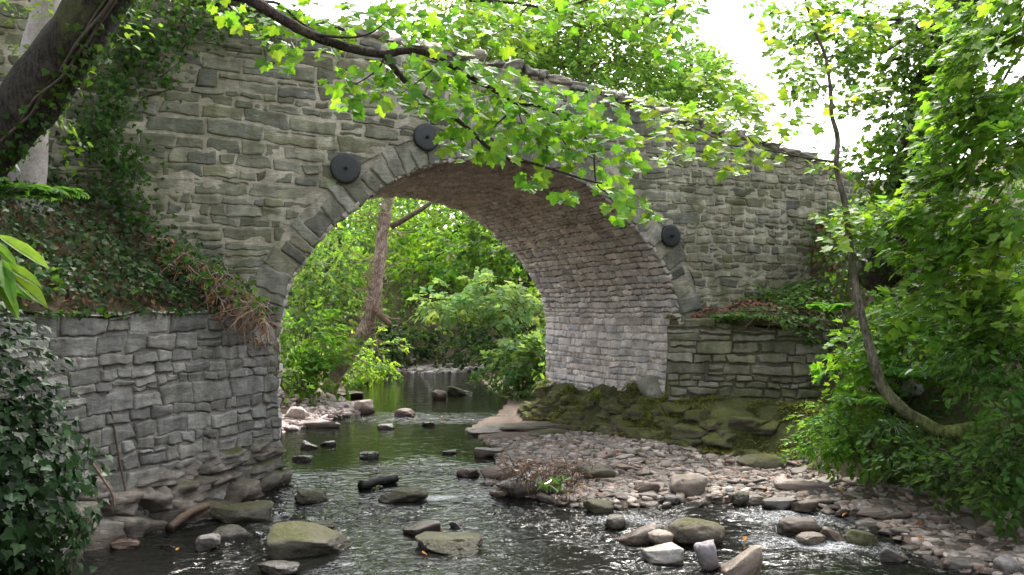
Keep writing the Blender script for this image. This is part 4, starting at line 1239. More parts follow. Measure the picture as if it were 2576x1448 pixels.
for px, py, r, n in SP2:
    n = int(n * (3.2 if px < 1950 else 2.2))
    a = rng.uniform(0, 6.28, n); rr = np.sqrt(rng.uniform(0, 1, n)) * r
    Yc = 7.95 + (.1 if px > 2050 else 0)
    q = A([P(px + x, py + y * .6, Yc + dz) for x, y, dz in zip(rr * np.cos(a), rr * np.sin(a), rng.normal(0, .25, n))])
    L.add(q, A([0, -.45, .9]) + rng.normal(0, .35, (n, 3)), np.stack([np.cos(a) - .2, rng.normal(-.2, .4, n), -.35 + rng.normal(0, .3, n)], 1), .115 * rng.uniform(.6, 1.1, n), leafcol((.15, .25, .03), n, .25, .14))
bb.build("branch", M_TWIG, sap); L.build("foliage", M_SYC, sap)

# ---------------------------------------------------------------- trees and thickets on the right bank
GR1, GR2, GR3 = (.085, .19, .03), (.055, .13, .022), (.035, .085, .02)
t = empty("ivy_clad_tree", (4.95, 11.3, 2.8), "dark ivy clad trunk leaning to the right behind the bright maple sprays", "tree")
tb = MB(); c = curve([A([4.7, 11.4, 2.4])] + PT((2240, 640, 11.2), (2300, 420, 11.1), (2345, 220, 11.0), (2420, 40, 10.9), (2480, -150, 10.8)), 50)
tb.tube(c, np.linspace(.3, .2, 50), 12, (.07, .055, .045), .12, 2); tb.build("trunk", M_BARK, t)
L = Leaves(T_IVY)
k = rng.integers(6, 50, 3600); o_ = unit(rng.standard_normal((3600, 3)) * A([1, 1, .3]))
L.add(c[k] + o_ * rng.uniform(.24, .62, (3600, 1)), o_ + A([0, -.3, .4]) + rng.normal(0, .35, (3600, 3)), A([0, 0, -1.]) + rng.normal(0, .5, (3600, 3)), .085 * rng.uniform(.6, 1.2, 3600), leafcol((.03, .055, .018), 3600, .4))
L.build("ivy", M_IVY, t)
bb = MB(); L = Leaves(T_MAP)
for px, py, Y, rx, ry, n in ((2150, 60, 11, 120, 60, 40), (2050, 150, 11, 90, 60, 26), (2230, 160, 10.8, 90, 70, 34), (2250, 300, 10.6, 80, 70, 30), (2290, 420, 10.4, 70, 60, 26), (2330, 60, 10.5, 110, 80, 40), (2020, 20, 11, 70, 40, 16), (2300, 560, 10.5, 60, 50, 22), (2200, 400, 10.8, 60, 40, 14)):
    cl = P(px, py, Y); limb(bb, c[min(35, max(8, int(49 - py / 14)))], cl, .04, .012, col=(.07, .055, .045))
    clump(L, bb, cl, (rx * Y / F, .5, ry * Y / F), int(n * 1.4), 12, .10, (.10, .20, .03), .36, droop=.15)
bb.build("branch", M_TWIG, t); L.build("foliage", M_LEAF, t)

mp_ = empty("maple_tree", (6.6, 8.4, 3.6), "big bright green maple overhanging the right bank with layered drooping sprays", "tree")
tb = MB(); c = curve([A([6.7, 8.5, 3.2]), A([6.4, 8.4, 5.0]), A([6.2, 8.3, 6.8]), A([6.3, 8.2, 9.])], 40); tb.tube(c, np.linspace(.22, .12, 40), 10, (.085, .07, .055), .1, 6); tb.build("trunk", M_BARK, mp_)
bb = MB(); L = Leaves(T_SYC)
for px, py, Y, rx, ry, n in ((2450, 130, 7.6, 90, 60, 30), (2530, 60, 7.6, 80, 60, 26), (2500, 260, 7.6, 90, 60, 34), (2400, 320, 7.8, 80, 50, 26), (2490, 410, 7.7, 90, 60, 32), (2370, 440, 7.9, 80, 50, 24), (2280, 530, 8.1, 80, 45, 24), (2190, 560, 8.3, 60, 35, 14), (2410, 560, 7.8, 90, 55, 30), (2520, 570, 7.5, 80, 60, 28), (2330, 620, 8.0, 80, 45, 24), (2460, 690, 7.7, 90, 55, 28),
                           (2540, 760, 7.4, 70, 60, 22), (2350, 760, 8.0, 80, 45, 20), (2420, 210, 7.8, 70, 45, 20), (2560, 330, 7.3, 60, 60, 20), (2460, 20, 7.8, 70, 40, 18)):
    cl = P(px, py, Y)
    limb(bb, c[min(36, max(4, int(34 - py / 28)))], cl + A([.3, 0, .15]), .035, .010, col=(.08, .065, .05))
    b = ball(n, .3); p_ = cl + b * A([rx * Y / F, .45, ry * Y / F])
    d_ = A([-.9, -.25, -.42]) + rng.normal(0, .28, (n, 3))
    sprays(L, bb, p_ - d_ * .2, d_, R(.36, .5), 10, .105, (.13, .25, .032), jit=.28, wide=.36, dv=.3, tcol=(.08, .065, .05))
bb.build("branch", M_TWIG, mp_); L.build("foliage", M_SYC, mp_)

def bush(name, label, cat, cl, tpl, size, col, ln, nleaf, mat, foot=None, stems=5, **kw):
    c0 = cl[0][0]
    f = A([c0[0], c0[1], hgt(c0[0], c0[1])]) if foot is None else A(foot)
    t = empty(name, tuple(f), label, cat)
    bb = MB(); L = Leaves(tpl)
    for c, r, n in cl:
        kw.pop('foot_', None)
        for e in ball(stems, .3): limb(bb, f + A([R(-.1, .1), R(-.1, .1), -.05]), A(c) + e * A(r) * .7, .014, .005, k=4, col=(.09, .07, .05))
        clump(L, bb if kw.get('tw', False) else None, c, r, n, nleaf, size, col, ln, **{a: b for a, b in kw.items() if a != 'tw'})
    bb.build("stem", M_TWIG, t); L.build("foliage", mat, t)
    return t
bush("hazel_bush", "dark bushy hazel at the right edge above the bent stem", "bush", [px_clump(2520, 900, 7.6, 100, 80, 90), px_clump(2430, 830, 8.2, 90, 80, 80), px_clump(2560, 780, 7.8, 70, 90, 60)], T_OVAL, .10, (.07, .16, .025), .32, 10, M_LEAF, foot=(5.2, 8.3, 2.2))
bush("elder_bush", "bright leafy bush between the low wall's end and the bent stem", "bush", [px_clump(2200, 840, 9.6, 60, 60, 44), px_clump(2160, 930, 9.6, 50, 60, 36), px_clump(2270, 780, 9.9, 70, 40, 34), px_clump(2310, 870, 9.4, 80, 70, 50)], T_MAP, .105, (.13, .27, .035), .3, 10, M_LEAF, foot=(4.3, 9.9, .8))
bush("dogwood_bush", "low bright green bush spilling over the gravel at the foot of the right bank", "bush", [px_clump(2110, 1060, 9.3, 80, 50, 60), px_clump(2070, 1100, 9.4, 50, 36, 36), px_clump(2190, 1100, 9.1, 80, 60, 60)], T_OVAL, .085, (.12, .26, .03), .24, 12, M_LEAF, foot=(3.95, 9.5, .4))
bush("bramble_bush", "shadowy bramble hanging under the bent stem at the lower right", "bush", [px_clump(2400, 1170, 7.9, 90, 60, 60), px_clump(2510, 1180, 7.2, 80, 80, 64), px_clump(2300, 1130, 8.4, 70, 50, 40), px_clump(2560, 1090, 7.0, 60, 80, 50)], T_OVAL, .09, (.06, .13, .025), .24, 10, M_LEAF, foot=(4.5, 7.8, .5))
bush("rowan_bush", "yellow green bush on the slope beyond the low wall's terrace", "bush", [px_clump(2270, 690, 11.6, 80, 50, 50), px_clump(2390, 720, 10.6, 90, 60, 60), px_clump(2480, 620, 10.2, 90, 70, 60)], T_OVAL, .08, (.10, .20, .035), .3, 12, M_LEAF, foot=(5.6, 11.2, 2.9))

# ferns: arching fronds of paired leaflets
def fern(name, label, base, n, ln, col, cat="fern", droop=1.0, wid=.16, mat=None, a0=0, a1=6.28):
    t = empty(name, tuple(base), label, cat)
    for k in range(n):
        a = a0 + (a1 - a0) * (k + R(-.3, .3)) / n; l = ln * R(.75, 1.15)
        dirv = A([math.cos(a), math.sin(a), 0]); tt = np.linspace(0, 1, 13)
        pts = A(base) + dirv * (l * .8 * tt)[:, None] + UP * (l * (.75 * tt - .62 * droop * tt ** 2))[:, None]
        L = Leaves(T_LANCE)
        tan_ = unit(np.gradient(pts, axis=0)); sd_ = unit(np.cross(tan_, UP)); nr = np.cross(sd_, tan_)
        m = 22; u = np.linspace(.14, .98, m); idx = u * 12
        pp_ = np.stack([np.interp(idx, np.arange(13), pts[:, q]) for q in range(3)], 1)
        ii = np.clip(idx.astype(int), 0, 12)
        for sg in (-1, 1):
            L.add(pp_, nr[ii] + rng.normal(0, .12, (m, 3)), sd_[ii] * sg + tan_[ii] * .35, wid * l / .5 * np.sin(np.pi * (u * .82 + .12)) * rng.uniform(.85, 1.1, m), leafcol(col, m, .15))
        o = L.build("frond", mat or M_LEAF, t)
    return t
fern("fern", "dark fern under the leaning sycamore at the left edge", P(70, 430, 6.9) - A([0, 0, .25]), 9, .55, (.05, .13, .03))
fern("fern", "broad bright fern beside the pale boulder on the right bank", P(2330, 935, 9.0) - A([0, 0, .1]), 11, .55, (.07, .18, .03))
fern("fern", "low fern left of the bent stem on the right bank", P(2170, 985, 9.0) - A([0, 0, .15]), 9, .45, (.075, .18, .03))
fern("fern", "small upright fern on the terrace above the low wall", P(2080, 770, 11.0) - A([0, 0, .1]), 8, .4, (.08, .2, .03), droop=.7)
q, Fq = rock_shape('round', 4321, 15); pb_ = G(2275, 968); pb_ = pb_ + (A([0, 0, CAMZ]) - pb_) * .03 + A([0, 0, .05])
o = mk("boulder", q * A([.44, .5, .46]), [Fq], M_ROCK, None, np.full((len(q), 3), .5) * (1 + .35 * fbm(q * 4, 3, 5))[:, None]); o.location = pb_
tag(o, "pale grey white boulder half hidden among ferns on the right bank", "rock")

def tuft(name, label, base, n, ln, col, cat="grass", out=.6):
    L = Leaves(T_LANCE)
    mb = MB()
    for k in range(n):
        a = R(0, 6.28); l = ln * R(.6, 1.1); o_ = out * R(.3, 1.1)
        t_ = np.linspace(0, 1, 6)
        pts = A(base) + A([math.cos(a), math.sin(a), 0]) * (o_ * l * t_)[:, None] + UP * (l * (.8 * t_ - 1.25 * o_ * t_ ** 2))[:, None]
        sdv = A([-math.sin(a), math.cos(a), 0]) * .006
        wv = (1 - t_ ** 2)[:, None]
        V = np.concatenate([pts - sdv * wv, pts + sdv * wv]); i = np.arange(5)
        mb.add(V, [np.stack([i, i + 1, i + 7, i + 6], 1)], A(col) * R(.7, 1.3))
    o = mb.build(name, M_LEAF)
    return tag(o, label, cat)
tuft("grass_tussock", "drooping tussock of grass blades under the bend of the hooked stem", P(2245, 1085, 8.6), 130, .42, (.05, .10, .035), out=1.0)

for k, (px, py, lab) in enumerate(((1318, 962, "yellow green grass tuft on the ledge at the pier's far corner"), (1372, 972, "hanging grass tuft on the ledge, second from the pier's far corner"), (1432, 984, "olive grass tuft in the middle of the ledge under the pier"), (1270, 1000, "yellowish grass tuft where the ledge meets the water's edge"), (1500, 1004, "dull grass tuft on the ledge near the pier's front corner"))):
    tuft("grass_tuft", lab, G(px, py, .06) + A([0, -.05, .02]), 150, .34, pick([(.20, .26, .045), (.15, .2, .04)]), out=.95)
# hogweed by the wing wall
hg = empty("hogweed", tuple(P(2225, 730, 12.2)), "white flowered hogweed standing before the right end of the bridge wall", "wildflower")
mb = MB(); top = P(2222, 628, 12.2); b0 = P(2228, 735, 12.2)
mb.tube(curve([b0, (b0 + top) / 2 + A([.02, 0, 0]), top - A([0, 0, .1])], 8), .008, 5, (.12, .18, .05))
fl = MB()
for k in range(14):
    a = 2.4 * k; r_ = .16 * math.sqrt(k / 14)
    e = top + A([r_ * math.cos(a), r_ * math.sin(a), -.12 * (r_ / .16) ** 2])
    mb.tube([top - A([0, 0, .1]), e], .003, 3, (.12, .18, .05))
    rough_block(fl, e, (.075, .075, .03), a, (.75, .75, .68), k, 4)
mb.build("stem", M_TWIG, hg); fl.build("flower_head", M_TWIG, hg)
L = Leaves(T_MAP); L.add(A([P(2210 + R(-40, 40), 700 + R(-30, 30), 12.2) for _ in range(26)]), A([0, -.4, .8]) + rng.normal(0, .3, (26, 3)), rng.normal(0, 1, (26, 3)), .16, leafcol((.08, .18, .03), 26)); L.build("leaf", M_LEAF, hg)

# ---------------------------------------------------------------- left bank: ivy, dead vines, near bush
def cover(name, label, n, xr, yr, keep, tpl, size, col, mat, lift=(.02, .2), nj=.5, dv=.45, cat="ground cover"):
    x = rng.uniform(*xr, n); y = rng.uniform(*yr, n)
    m = keep(x, y); x, y = x[m], y[m]
    e = .06
    z = ground(x, y); gx_ = (ground(x + e, y) - z) / e; gy_ = (ground(x, y + e) - z) / e
    nr = unit(np.stack([-gx_, -gy_, np.ones_like(z)], 1))
    q = np.stack([x, y, z], 1)
    pt_ = .5 + .5 * fbm(q * 1.7, 2, 12)
    q = q + nr * (lift[0] + (lift[1] - lift[0]) * rng.random(len(x)) * (.4 + pt_))[:, None]
    k = len(x)
    tip = rng.normal(0, .6, (k, 3)) - UP * .8
    L = Leaves(tpl); L.add(q, nr + rng.normal(0, nj, (k, 3)) + A([0, -.2, .2]), tip, size * rng.uniform(.55, 1.2, k), leafcol(col, k, dv) * (.75 + .5 * pt_)[:, None])
    return tag(L.build(name, mat), label, cat, kind="stuff")
dlf = lambda x, y: (x - P0[0]) * LN[0] + (y - P0[1]) * LN[1]
vf = lambda x, y: (x - P0[0]) * N2[0] + (y - P0[1]) * N2[1]
cover("ivy_ground_cover", "dark ivy carpeting the bank above the left retaining wall", 15000, (-7.5, -2.7), (5.0, 10.2), lambda x, y: (dlf(x, y) > .12) & (vf(x, y) < -.03) & (dlf(x, y) < 3.5), T_IVY, .07, (.022, .05, .013), M_IVY, (.02, .3), .6)
cover("wall_top_ivy", "ivy and small leaves trailing along the top edge of the retaining wall", 5200, (-5.2, -2.6), (5.5, 10.1), lambda x, y: (dlf(x, y) > .125) & (dlf(x, y) < .75) & (vf(x, y) < -.03), T_IVY, .07, (.045, .10, .02), M_LEAF, (.0, .26), .6)
cover("bank_leaf_litter", "brown dead leaves between the ivy on the left bank", 7000, (-6.5, -2.7), (6.0, 10.2), lambda x, y: (dlf(x, y) > .1) & (vf(x, y) < -.03) & (dlf(x, y) < 2), T_OVAL, .07, (.15, .085, .05), M_DRY, (.0, .12), .6, cat="leaf litter")

dv_ = empty("dead_vines", (-3.1, 9.5, 2.3), "tangle of reddish brown dead vines spilling over the retaining wall's top", "vines")
mb = MB()
for k in range(520):
    px, py = R(400, 668), 0
    top_y = 600 + (px - 400) * .62 + R(-10, 60)
    p0 = P(px, top_y, R(9.0, 9.7)); l = R(.15, .55)
    p0[2] = max(p0[2], 1.9)
    pts = [p0]
    d_ = A([R(-.5, .6), R(-.6, .1), R(-.6, .2)])
    for q in range(5):
        d_ = d_ + rng.normal(0, .35, 3) + A([0, -.05, -.18]); pts.append(pts[-1] + unit(d_) * l / 5)
    mb.tube(A(pts), R(.002, .0045), 3, pick([(.33, .22, .16), (.42, .30, .23), (.26, .17, .13), (.48, .38, .30)]))
mb.build("tangle", M_TWIG, dv_)
L = Leaves(T_OVAL); n = 420
px = rng.uniform(380, 668, n); py = 575 + (px - 380) * .66 + rng.uniform(-8, 120, n)
L.add(A([P(a, b, 9.3 + R(-.4, .3)) for a, b in zip(px, py)]), A([0, -.6, .6]) + rng.normal(0, .5, (n, 3)), rng.normal(0, .7, (n, 3)) - UP * .5, .065 * rng.uniform(.6, 1.2, n), leafcol((.25, .12, .06), n, .4))
L.build("dead_leaves", M_DRY, dv_)
L = Leaves(T_IVY); n = 260
px = rng.uniform(380, 668, n); py = 575 + (px - 380) * .66 + rng.uniform(-25, 60, n)
L.add(A([P(a, b, 9.2 + R(-.4, .3)) for a, b in zip(px, py)]), A([0, -.6, .7]) + rng.normal(0, .5, (n, 3)), rng.normal(0, .7, (n, 3)) - UP * .5, .075 * rng.uniform(.6, 1.2, n), leafcol((.07, .16, .025), n, .4))
L.build("foliage", M_LEAF, dv_)

# ivy hanging on the bridge face, upper left
hv = empty("hanging_ivy", tuple(bridge(-2.0, -.1, 4.6)), "curtain of light green ivy hanging down the bridge wall behind the leaning sycamore", "ivy")
mb = MB(); L = Leaves(T_IVY)
def face_pt(px, py, off):
    a, b_ = P(px, py, 1.0)[0], (P(px, py, 1.0)[2] - CAMZ)
    t_ = (N2 @ P0 - off) / (N2[0] * a + N2[1])
    return A([a * t_, t_, CAMZ + b_ * t_])
for px, py, l, n in ((300, -20, 130, 26), (340, -20, 180, 30), (380, -30, 210, 34), (430, -30, 230, 34), (330, 60, 200, 34), (480, -40, 170, 28), (520, -20, 120, 22), (280, 200, 190, 34), (310, 270, 170, 34), (330, 380, 160, 34), (270, 330, 170, 30), (560, -20, 100, 18), (610, -20, 120, 16), (660, 0, 110, 16), (235, 250, 160, 26), (350, 470, 130, 24), (390, 120, 130, 24), (240, 60, 160, 26), (690, 40, 90, 12), (560, 60, 80, 12)):
    pts = A([face_pt(px + R(-15, 15) * q, py + l * q / 5, .06 + .05 * math.sin(q)) for q in range(6)])
    mb.tube(pts, .006, 4, (.1, .075, .05))
    m = int(n * 4.2)
    t_ = rng.uniform(0, 1, m); base = np.stack([np.interp(t_, np.linspace(0, 1, 6), pts[:, q]) for q in range(3)], 1)
    off = np.stack([rng.normal(0, .13, m), -rng.uniform(0, .3, m), rng.normal(0, .1, m)], 1)
    L.add(base + off, A([.3, -.8, .5]) + rng.normal(0, .45, (m, 3)), A([0, 0, -1]) + rng.normal(0, .5, (m, 3)), .07 * rng.uniform(.55, 1.2, m), leafcol((.05, .115, .022), m, .45))
mb.build("stem", M_TWIG, hv); L.build("foliage", M_LEAF, hv)

# near ivy bush, bottom left, with a broad leaved sprig above it
nb_ = empty("ivy_bush", (-3.4, 4.9, 0), "dense dark ivy bush filling the lower left corner beside the retaining wall", "ivy")
L = Leaves(T_IVY); n = 17000
b = ball(n, .74); b[:, 1] = -np.abs(b[:, 1]) * .95 + .1
q = A([-3.72, 5.05, .92]) + b * A([1.25, 1.05, 1.2]) + rng.normal(0, .05, (n, 3))
wob = 1 + .12 * fbm(q * 2.2, 2, 3)
q = A([-3.72, 5.05, .92]) + (q - A([-3.72, 5.05, .92])) * wob[:, None]
m = q[:, 2] > -.02; q = q[m]; n = len(q)
L.add(q, (q - A([-3.72, 5.05, .75])) / A([1.25, 1.05, 1.2]) + rng.normal(0, .4, (n, 3)) + A([0, 0, .35]), A([0, 0, -1.]) + rng.normal(0, .5, (n, 3)), .072 * rng.uniform(.5, 1.25, n), leafcol((.013, .034, .009), n, .6))
L.build("foliage", M_IVY, nb_)
mb = MB()
for k in range(9):
    a = R(0, 6.28); p_ = A([-3.5 + R(-.9, 1.0), 4.3 + R(-.2, .6), R(0, 1.2)]); mb.tube(curve([p_, p_ + A([R(-.1, .3), -.15, R(.0, .3)]), p_ + A([R(0, .5), -.2, R(-.2, .5)])], 7), .004, 4, (.09, .065, .045))
mb.build("stem", M_TWIG, nb_)
bl = empty("laurel_shrub", tuple(P(-40, 760, 4.6)), "light green sprig of long smooth leaves at the left edge above the ivy bush", "shrub")
L = Leaves(leaf_template([(0, 0), (.07, .2), (.105, .5), (.08, .8), (0, 1.)], .25, -.25)); mb = MB()
for px, py, tx, ty in ((-10, 590, 90, 580), (0, 660, 75, 670), (-20, 650, 105, 715), (-10, 690, 40, 785), (5, 650, 35, 760), (-30, 600, 20, 610), (-20, 700, 60, 720)):
    a = P(px, py, 4.5); b_ = P(tx, ty, 4.35); l = np.linalg.norm(b_ - a)
    L.add(a[None], A([[R(-.2, .2), -.6, .8]]), (b_ - a)[None], l * 1.05, leafcol((.11, .22, .035), 1, .2))
    mb.tube([A([-3.3, 4.7, 2.2]), a], .006, 4, (.12, .12, .05))
mb.tube(curve([A([-3.3, 4.7, 1.2]), A([-3.35, 4.7, 1.9]), A([-3.3, 4.7, 2.4])], 8), .012, 5, (.12, .1, .05))
mb.build("stem", M_TWIG, bl); L.build("leaf", M_SYC, bl)

# ---------------------------------------------------------------- right terrace and ledge cover
cover("terrace_leaf_litter", "reddish brown fallen leaves on the terrace between low wall and bridge", 5200, (2.3, 6.5), (12.2, 15.5), lambda x, y: (vf(x, y) < -.05) & (y > 12.3), T_OVAL, .085, (.23, .12, .075), M_DRY, (.0, .06), .35, cat="leaf litter")
cover("terrace_ivy", "glossy ivy trailing over the right end of the low wall", 4200, (3.2, 6.5), (12.0, 14.2), lambda x, y: (vf(x, y) < -.1) & (y > 12.15) & (fbm(np.stack([x, y, x * 0], 1) * 1.1, 2, 6) > -.25 - .5 * (x - 3.8)), T_IVY, .085, (.085, .17, .03), M_LEAF, (.03, .28), .45)
cover("bank_undergrowth", "mixed low leaves covering the steep right bank", 11000, (3.6, 8.5), (6.2, 12.4), lambda x, y: (poly_dist(x, y, TOE, False) > .12) & ((x > 4.75) | (y < 11)), T_OVAL, .08, (.045, .105, .022), M_LEAF, (.02, .32), .55)
tv = empty("trailing_ivy", (4.3, 12.2, 1.85), "glossy green ivy spilling over the right end of the low wall's top", "ivy")
L = Leaves(T_IVY); n = 1900
x = rng.uniform(2.9, 5.2, n) ; y = rng.uniform(11.95, 13.3, n); hh_ = rng.random(n) ** 1.5
z = 1.88 + .16 * (y - 12.2) + .32 * hh_ * sstep(2.8, 4.4, x)
fr = y < 12.25; z = np.where(fr, 1.95 - .55 * rng.random(n) * sstep(3.4, 4.6, x), z)
L.add(np.stack([x, y, z], 1), A([0, -.35, .9]) + rng.normal(0, .4, (n, 3)), rng.normal(0, .6, (n, 3)) - UP * .6, .085 * rng.uniform(.6, 1.2, n), leafcol((.08, .17, .03), n, .5))
L.build("foliage", M_LEAF, tv)
mb = MB()
for k in range(30):
    a = A([R(3.2, 5), R(12.1, 12.6), 2.0]); mb.tube(curve([a, a + A([R(-.2, .2), -.2, .0]), a + A([R(-.3, .3), -.36, -.25])], 6), .006, 4, (.1, .075, .05))
mb.build("stem", M_TWIG, tv)
# moss on the ledge: short blades and cushions
mb = MB()
n = 42000
x = rng.uniform(.2, 4.8, n); y = rng.uniform(10.3, 16, n)
dt = poly_dist(x, y, TOE, False); m = (dt > -.05) & (dt < 1.0) & (x < 4.9) & (vf(x, y) < 3.5)
x, y = x[m], y[m]; z = ground(x, y)
z = z + .05
pat = fbm(np.stack([x, y, z], 1) * 2.3, 3, 44)
m = pat > -.1
for a, b_, c_, pz in zip(x[m], y[m], z[m], pat[m]):
    l = R(.03, .10) * (1 + 1.0 * max(pz, 0)); an = R(0, 6.28); w_ = .012
    dx, dy = math.cos(an), math.sin(an)
    col = A(pick([(.12, .14, .03), (.17, .19, .04), (.09, .115, .028), (.21, .22, .05)])) * (.75 + .5 * max(pz + .3, 0))
    p_ = A([a, b_, c_ - .01])
    mb.add([p_ + A([-dy * w_, dx * w_, 0]), p_ + A([dy * w_, -dx * w_, 0]), p_ + A([dx * l * .9, dy * l * .8 - .03, l * .4]), ], [A([[0, 1, 2]])], col)
tag(mb.build("moss", M_LEAF), "thick olive moss and short grass on the ledge below pier and low wall", "moss", kind="stuff")

lg = MB()
def along(poly, n):
    sg = np.linalg.norm(np.diff(poly, axis=0), axis=1); L_ = np.concatenate([[0], np.cumsum(sg)]); u = np.linspace(0, L_[-1], n)
    return np.stack([np.interp(u, L_, poly[:, 0]), np.interp(u, L_, poly[:, 1])], 1)
for k, (x, y) in enumerate(along(TOE[6:10], 46)):
    for off, zf in ((R(.1, .3), .0), (R(.35, .6), .0)):
        if rng.random() < .25: continue
        nx_, ny_ = (.45, .9) if y > 11.4 else (.3, .95)
        if x < 1.9: nx_, ny_ = .85, .45
        a, b_ = x + nx_ * off + R(-.05, .05), y + ny_ * off
        z = hgt(a, b_); sz = R(.2, .5)
        rough_block(lg, (a, b_, z - .05), (sz, R(.25, .45), R(.12, .24)), R(0, 3), pick([(.17, .15, .11), (.14, .125, .095), (.2, .17, .13)]), 700 + k * 2 + int(off > .3), 11, .2)
lo_ = lg.build("rock_ledge", M_LEDGE)
tag(lo_, "broken mossy ledge of rock under the pier and the low wall", "rock ledge", kind="thing")
# dead plants heaped on the tilted slab; driftwood
dh = empty("dead_plant_heap", tuple(G(1350, 1225)), "brown heap of dead plants and roots caught on the tilted grey slab", "flood debris")
mb = MB()
for k in range(260):
    p_ = P(R(1270, 1470), R(1165, 1215), R(8.9, 9.4)); d_ = A([R(-1, 1), R(-.8, .4), R(-.4, .9)]); pts = [p_]
    for q in range(4): d_ = d_ + rng.normal(0, .4, 3) - UP * .2; pts.append(pts[-1] + unit(d_) * R(.03, .075))
    mb.tube(A(pts), R(.002, .005), 3, pick([(.16, .10, .07), (.22, .15, .11), (.1, .07, .05)]))
mb.build("stalk", M_TWIG, dh)
L = Leaves(T_OVAL); n = 200; L.add(A([P(R(1290, 1450), R(1165, 1230), R(8.8, 9.3)) for _ in range(n)]), rng.normal(0, 1, (n, 3)), rng.normal(0, 1, (n, 3)), .05, leafcol((.16, .10, .06), n, .4)); L.build("dead_leaves", M_DRY, dh)
L = Leaves(T_LANCE); n = 26; L.add(A([P(R(1350, 1420), R(1195, 1225), 8.75) for _ in range(n)]), rng.normal(0, 1, (n, 3)), rng.normal(0, .6, (n, 3)) - UP, .11, leafcol((.08, .17, .03), n, .3)); L.build("foliage", M_LEAF, dh)

def log(label, pts, r, col, name="driftwood", ks=8):
    mb = MB(); c = curve(pts, 16); mb.tube(c, np.linspace(r, r * .85, 16), ks, col, .22, 7)
    return tag(mb.build(name, M_ROCK), label, "driftwood")
g0 = G(908, 1236); g1 = G(995, 1216)
log("short black waterlogged log lying left of the white water", [g0 + A([0, 0, .05]), (g0 + g1) / 2 + A([0, 0, .06]), g1 + A([0, 0, .05])], .06, (.03, .027, .024))
g0, g1 = G(425, 1340), G(522, 1300)
log("rotten brown branch stuck below the wall footing", [g0 + A([0, 0, .03]), (g0 + g1) / 2 + A([0, 0, .10]), g1 + A([0, 0, .10])], .045, (.16, .105, .07))
g0, g1 = G(1830, 1226), G(1926, 1222)
log("thin black stick lying across the gravel bar", [g0 + A([0, 0, .05]), (g0 + g1) / 2 + A([0, 0, .03]), g1 + A([0, 0, .06])], .018, (.04, .036, .032), ks=6)
g0, g1, g2 = G(225, 1348), G(335, 1345), G(440, 1395)
log("bare forked twig reaching from the ivy over the dark water", [g0 + A([0, 0, .12]), g1 + A([0, 0, .12]), g2 + A([0, 0, .04])], .010, (.12, .085, .06), ks=5)
c_ = PT((232, 1165, 7.0), (262, 1210, 7.0), (283, 1245, 7.0), (288, 1280, 7.0))
log("reddish bare stem curving down the footing beside the ivy bush", c_, .010, (.2, .12, .09), ks=5)
# yellow and orange fallen leaves
L = Leaves(T_OVAL); pos = []
for px, py in ((1877, 1362), (2512, 1422), (2350, 1290), (700, 1228), (610, 1248), (590, 1310), (640, 1270), (1270, 1170), (1655, 1218), (1115, 1342), (1060, 1400), (790, 1362), (450, 1390), (2075, 1165), (2530, 1300), (2410, 1260), (1495, 1255), (1110, 1052), (2240, 1360), (2130, 1300), (1940, 1215), (560, 1340)):
    pos.append(G(px, py) + A([0, 0, .035]))
for _ in range(160):
    x, y = R(-.2, 4.3), R(6.6, 11.5)
    if bar(A([x]), A([y]), .0)[0]: pos.append(A([x, y, hgt(x, y) + R(.05, .09)]))
n = len(pos)
cc = np.where(rng.random((n, 1)) < .5, leafcol((.45, .20, .03), n, .3), leafcol((.3, .12, .05), n, .3))
L.add(A(pos), UP + rng.normal(0, .3, (n, 3)), rng.normal(0, 1, (n, 3)), .07 * rng.uniform(.6, 1.1, n), cc)
tag(L.build("fallen_leaves", M_DRY), "orange and yellow fallen leaves dotted over stones and gravel", "leaves", kind="stuff")

# ---------------------------------------------------------------- upstream, through the arch
vt = empty("vine_clad_tree", (*P(835, 975, 18.6)[:2], .4), "leaning trunk wrapped in dead ivy stems beyond the arch on the left", "tree")
tb = MB(); c = curve([P(826, 985, 18.6), *PT((850, 935, 18.6), (890, 870, 18.6), (925, 815, 18.7), (940, 750, 18.7), (950, 690, 18.8), (962, 600, 18.9), (974, 520, 19), (985, 420, 19), (1000, 280, 19))], 70)
tb.tube(c, np.interp(np.linspace(0, 1, 70), [0, .3, 1], [.19, .15, .12]), 10, (.40, .30, .25), .16, 8)
tb.tube(curve([c[28], P(965, 800, 18.4), P(985, 820, 18.3)], 10), [.11, .1, .09, .085, .08, .075, .07, .06, .05, .03], 7, (.22, .14, .10), .1)
tb.build("trunk", M_BARK, vt)
mb = MB()
for k in range(150):
    i = int(R(6, 66)); p_ = c[i] + unit(rng.standard_normal(3)) * .17; d_ = A([R(-1, 1), R(-1, .2), R(-.5, 1)]); pts = [p_]
    for q in range(5): d_ = d_ + rng.normal(0, .5, 3); pts.append(pts[-1] + unit(d_) * R(.05, .2))
    mb.tube(A(pts), R(.005, .012), 3, pick([(.42, .29, .22), (.5, .36, .28), (.33, .23, .17)]))
mb.tube(curve(PT((985, 570, 18.8), (1030, 545, 18.6), (1070, 520, 18.4), (1110, 490, 18.3)), 12), np.linspace(.07, .04, 12), 6, (.16, .12, .09))
mb.build("dead_vine", M_TWIG, vt)
L = Leaves(T_OVAL)
for px, py, rx, ry, n in ((860, 640, 90, 110, 60), (1000, 480, 150, 60, 50), (900, 560, 90, 60, 36)): clump(L, None, *px_clump(px, py, 19.2, rx, ry, n, .8)[:2], n, 12, .13, (.08, .155, .045), .5)
L.build("foliage", M_FAR, vt)
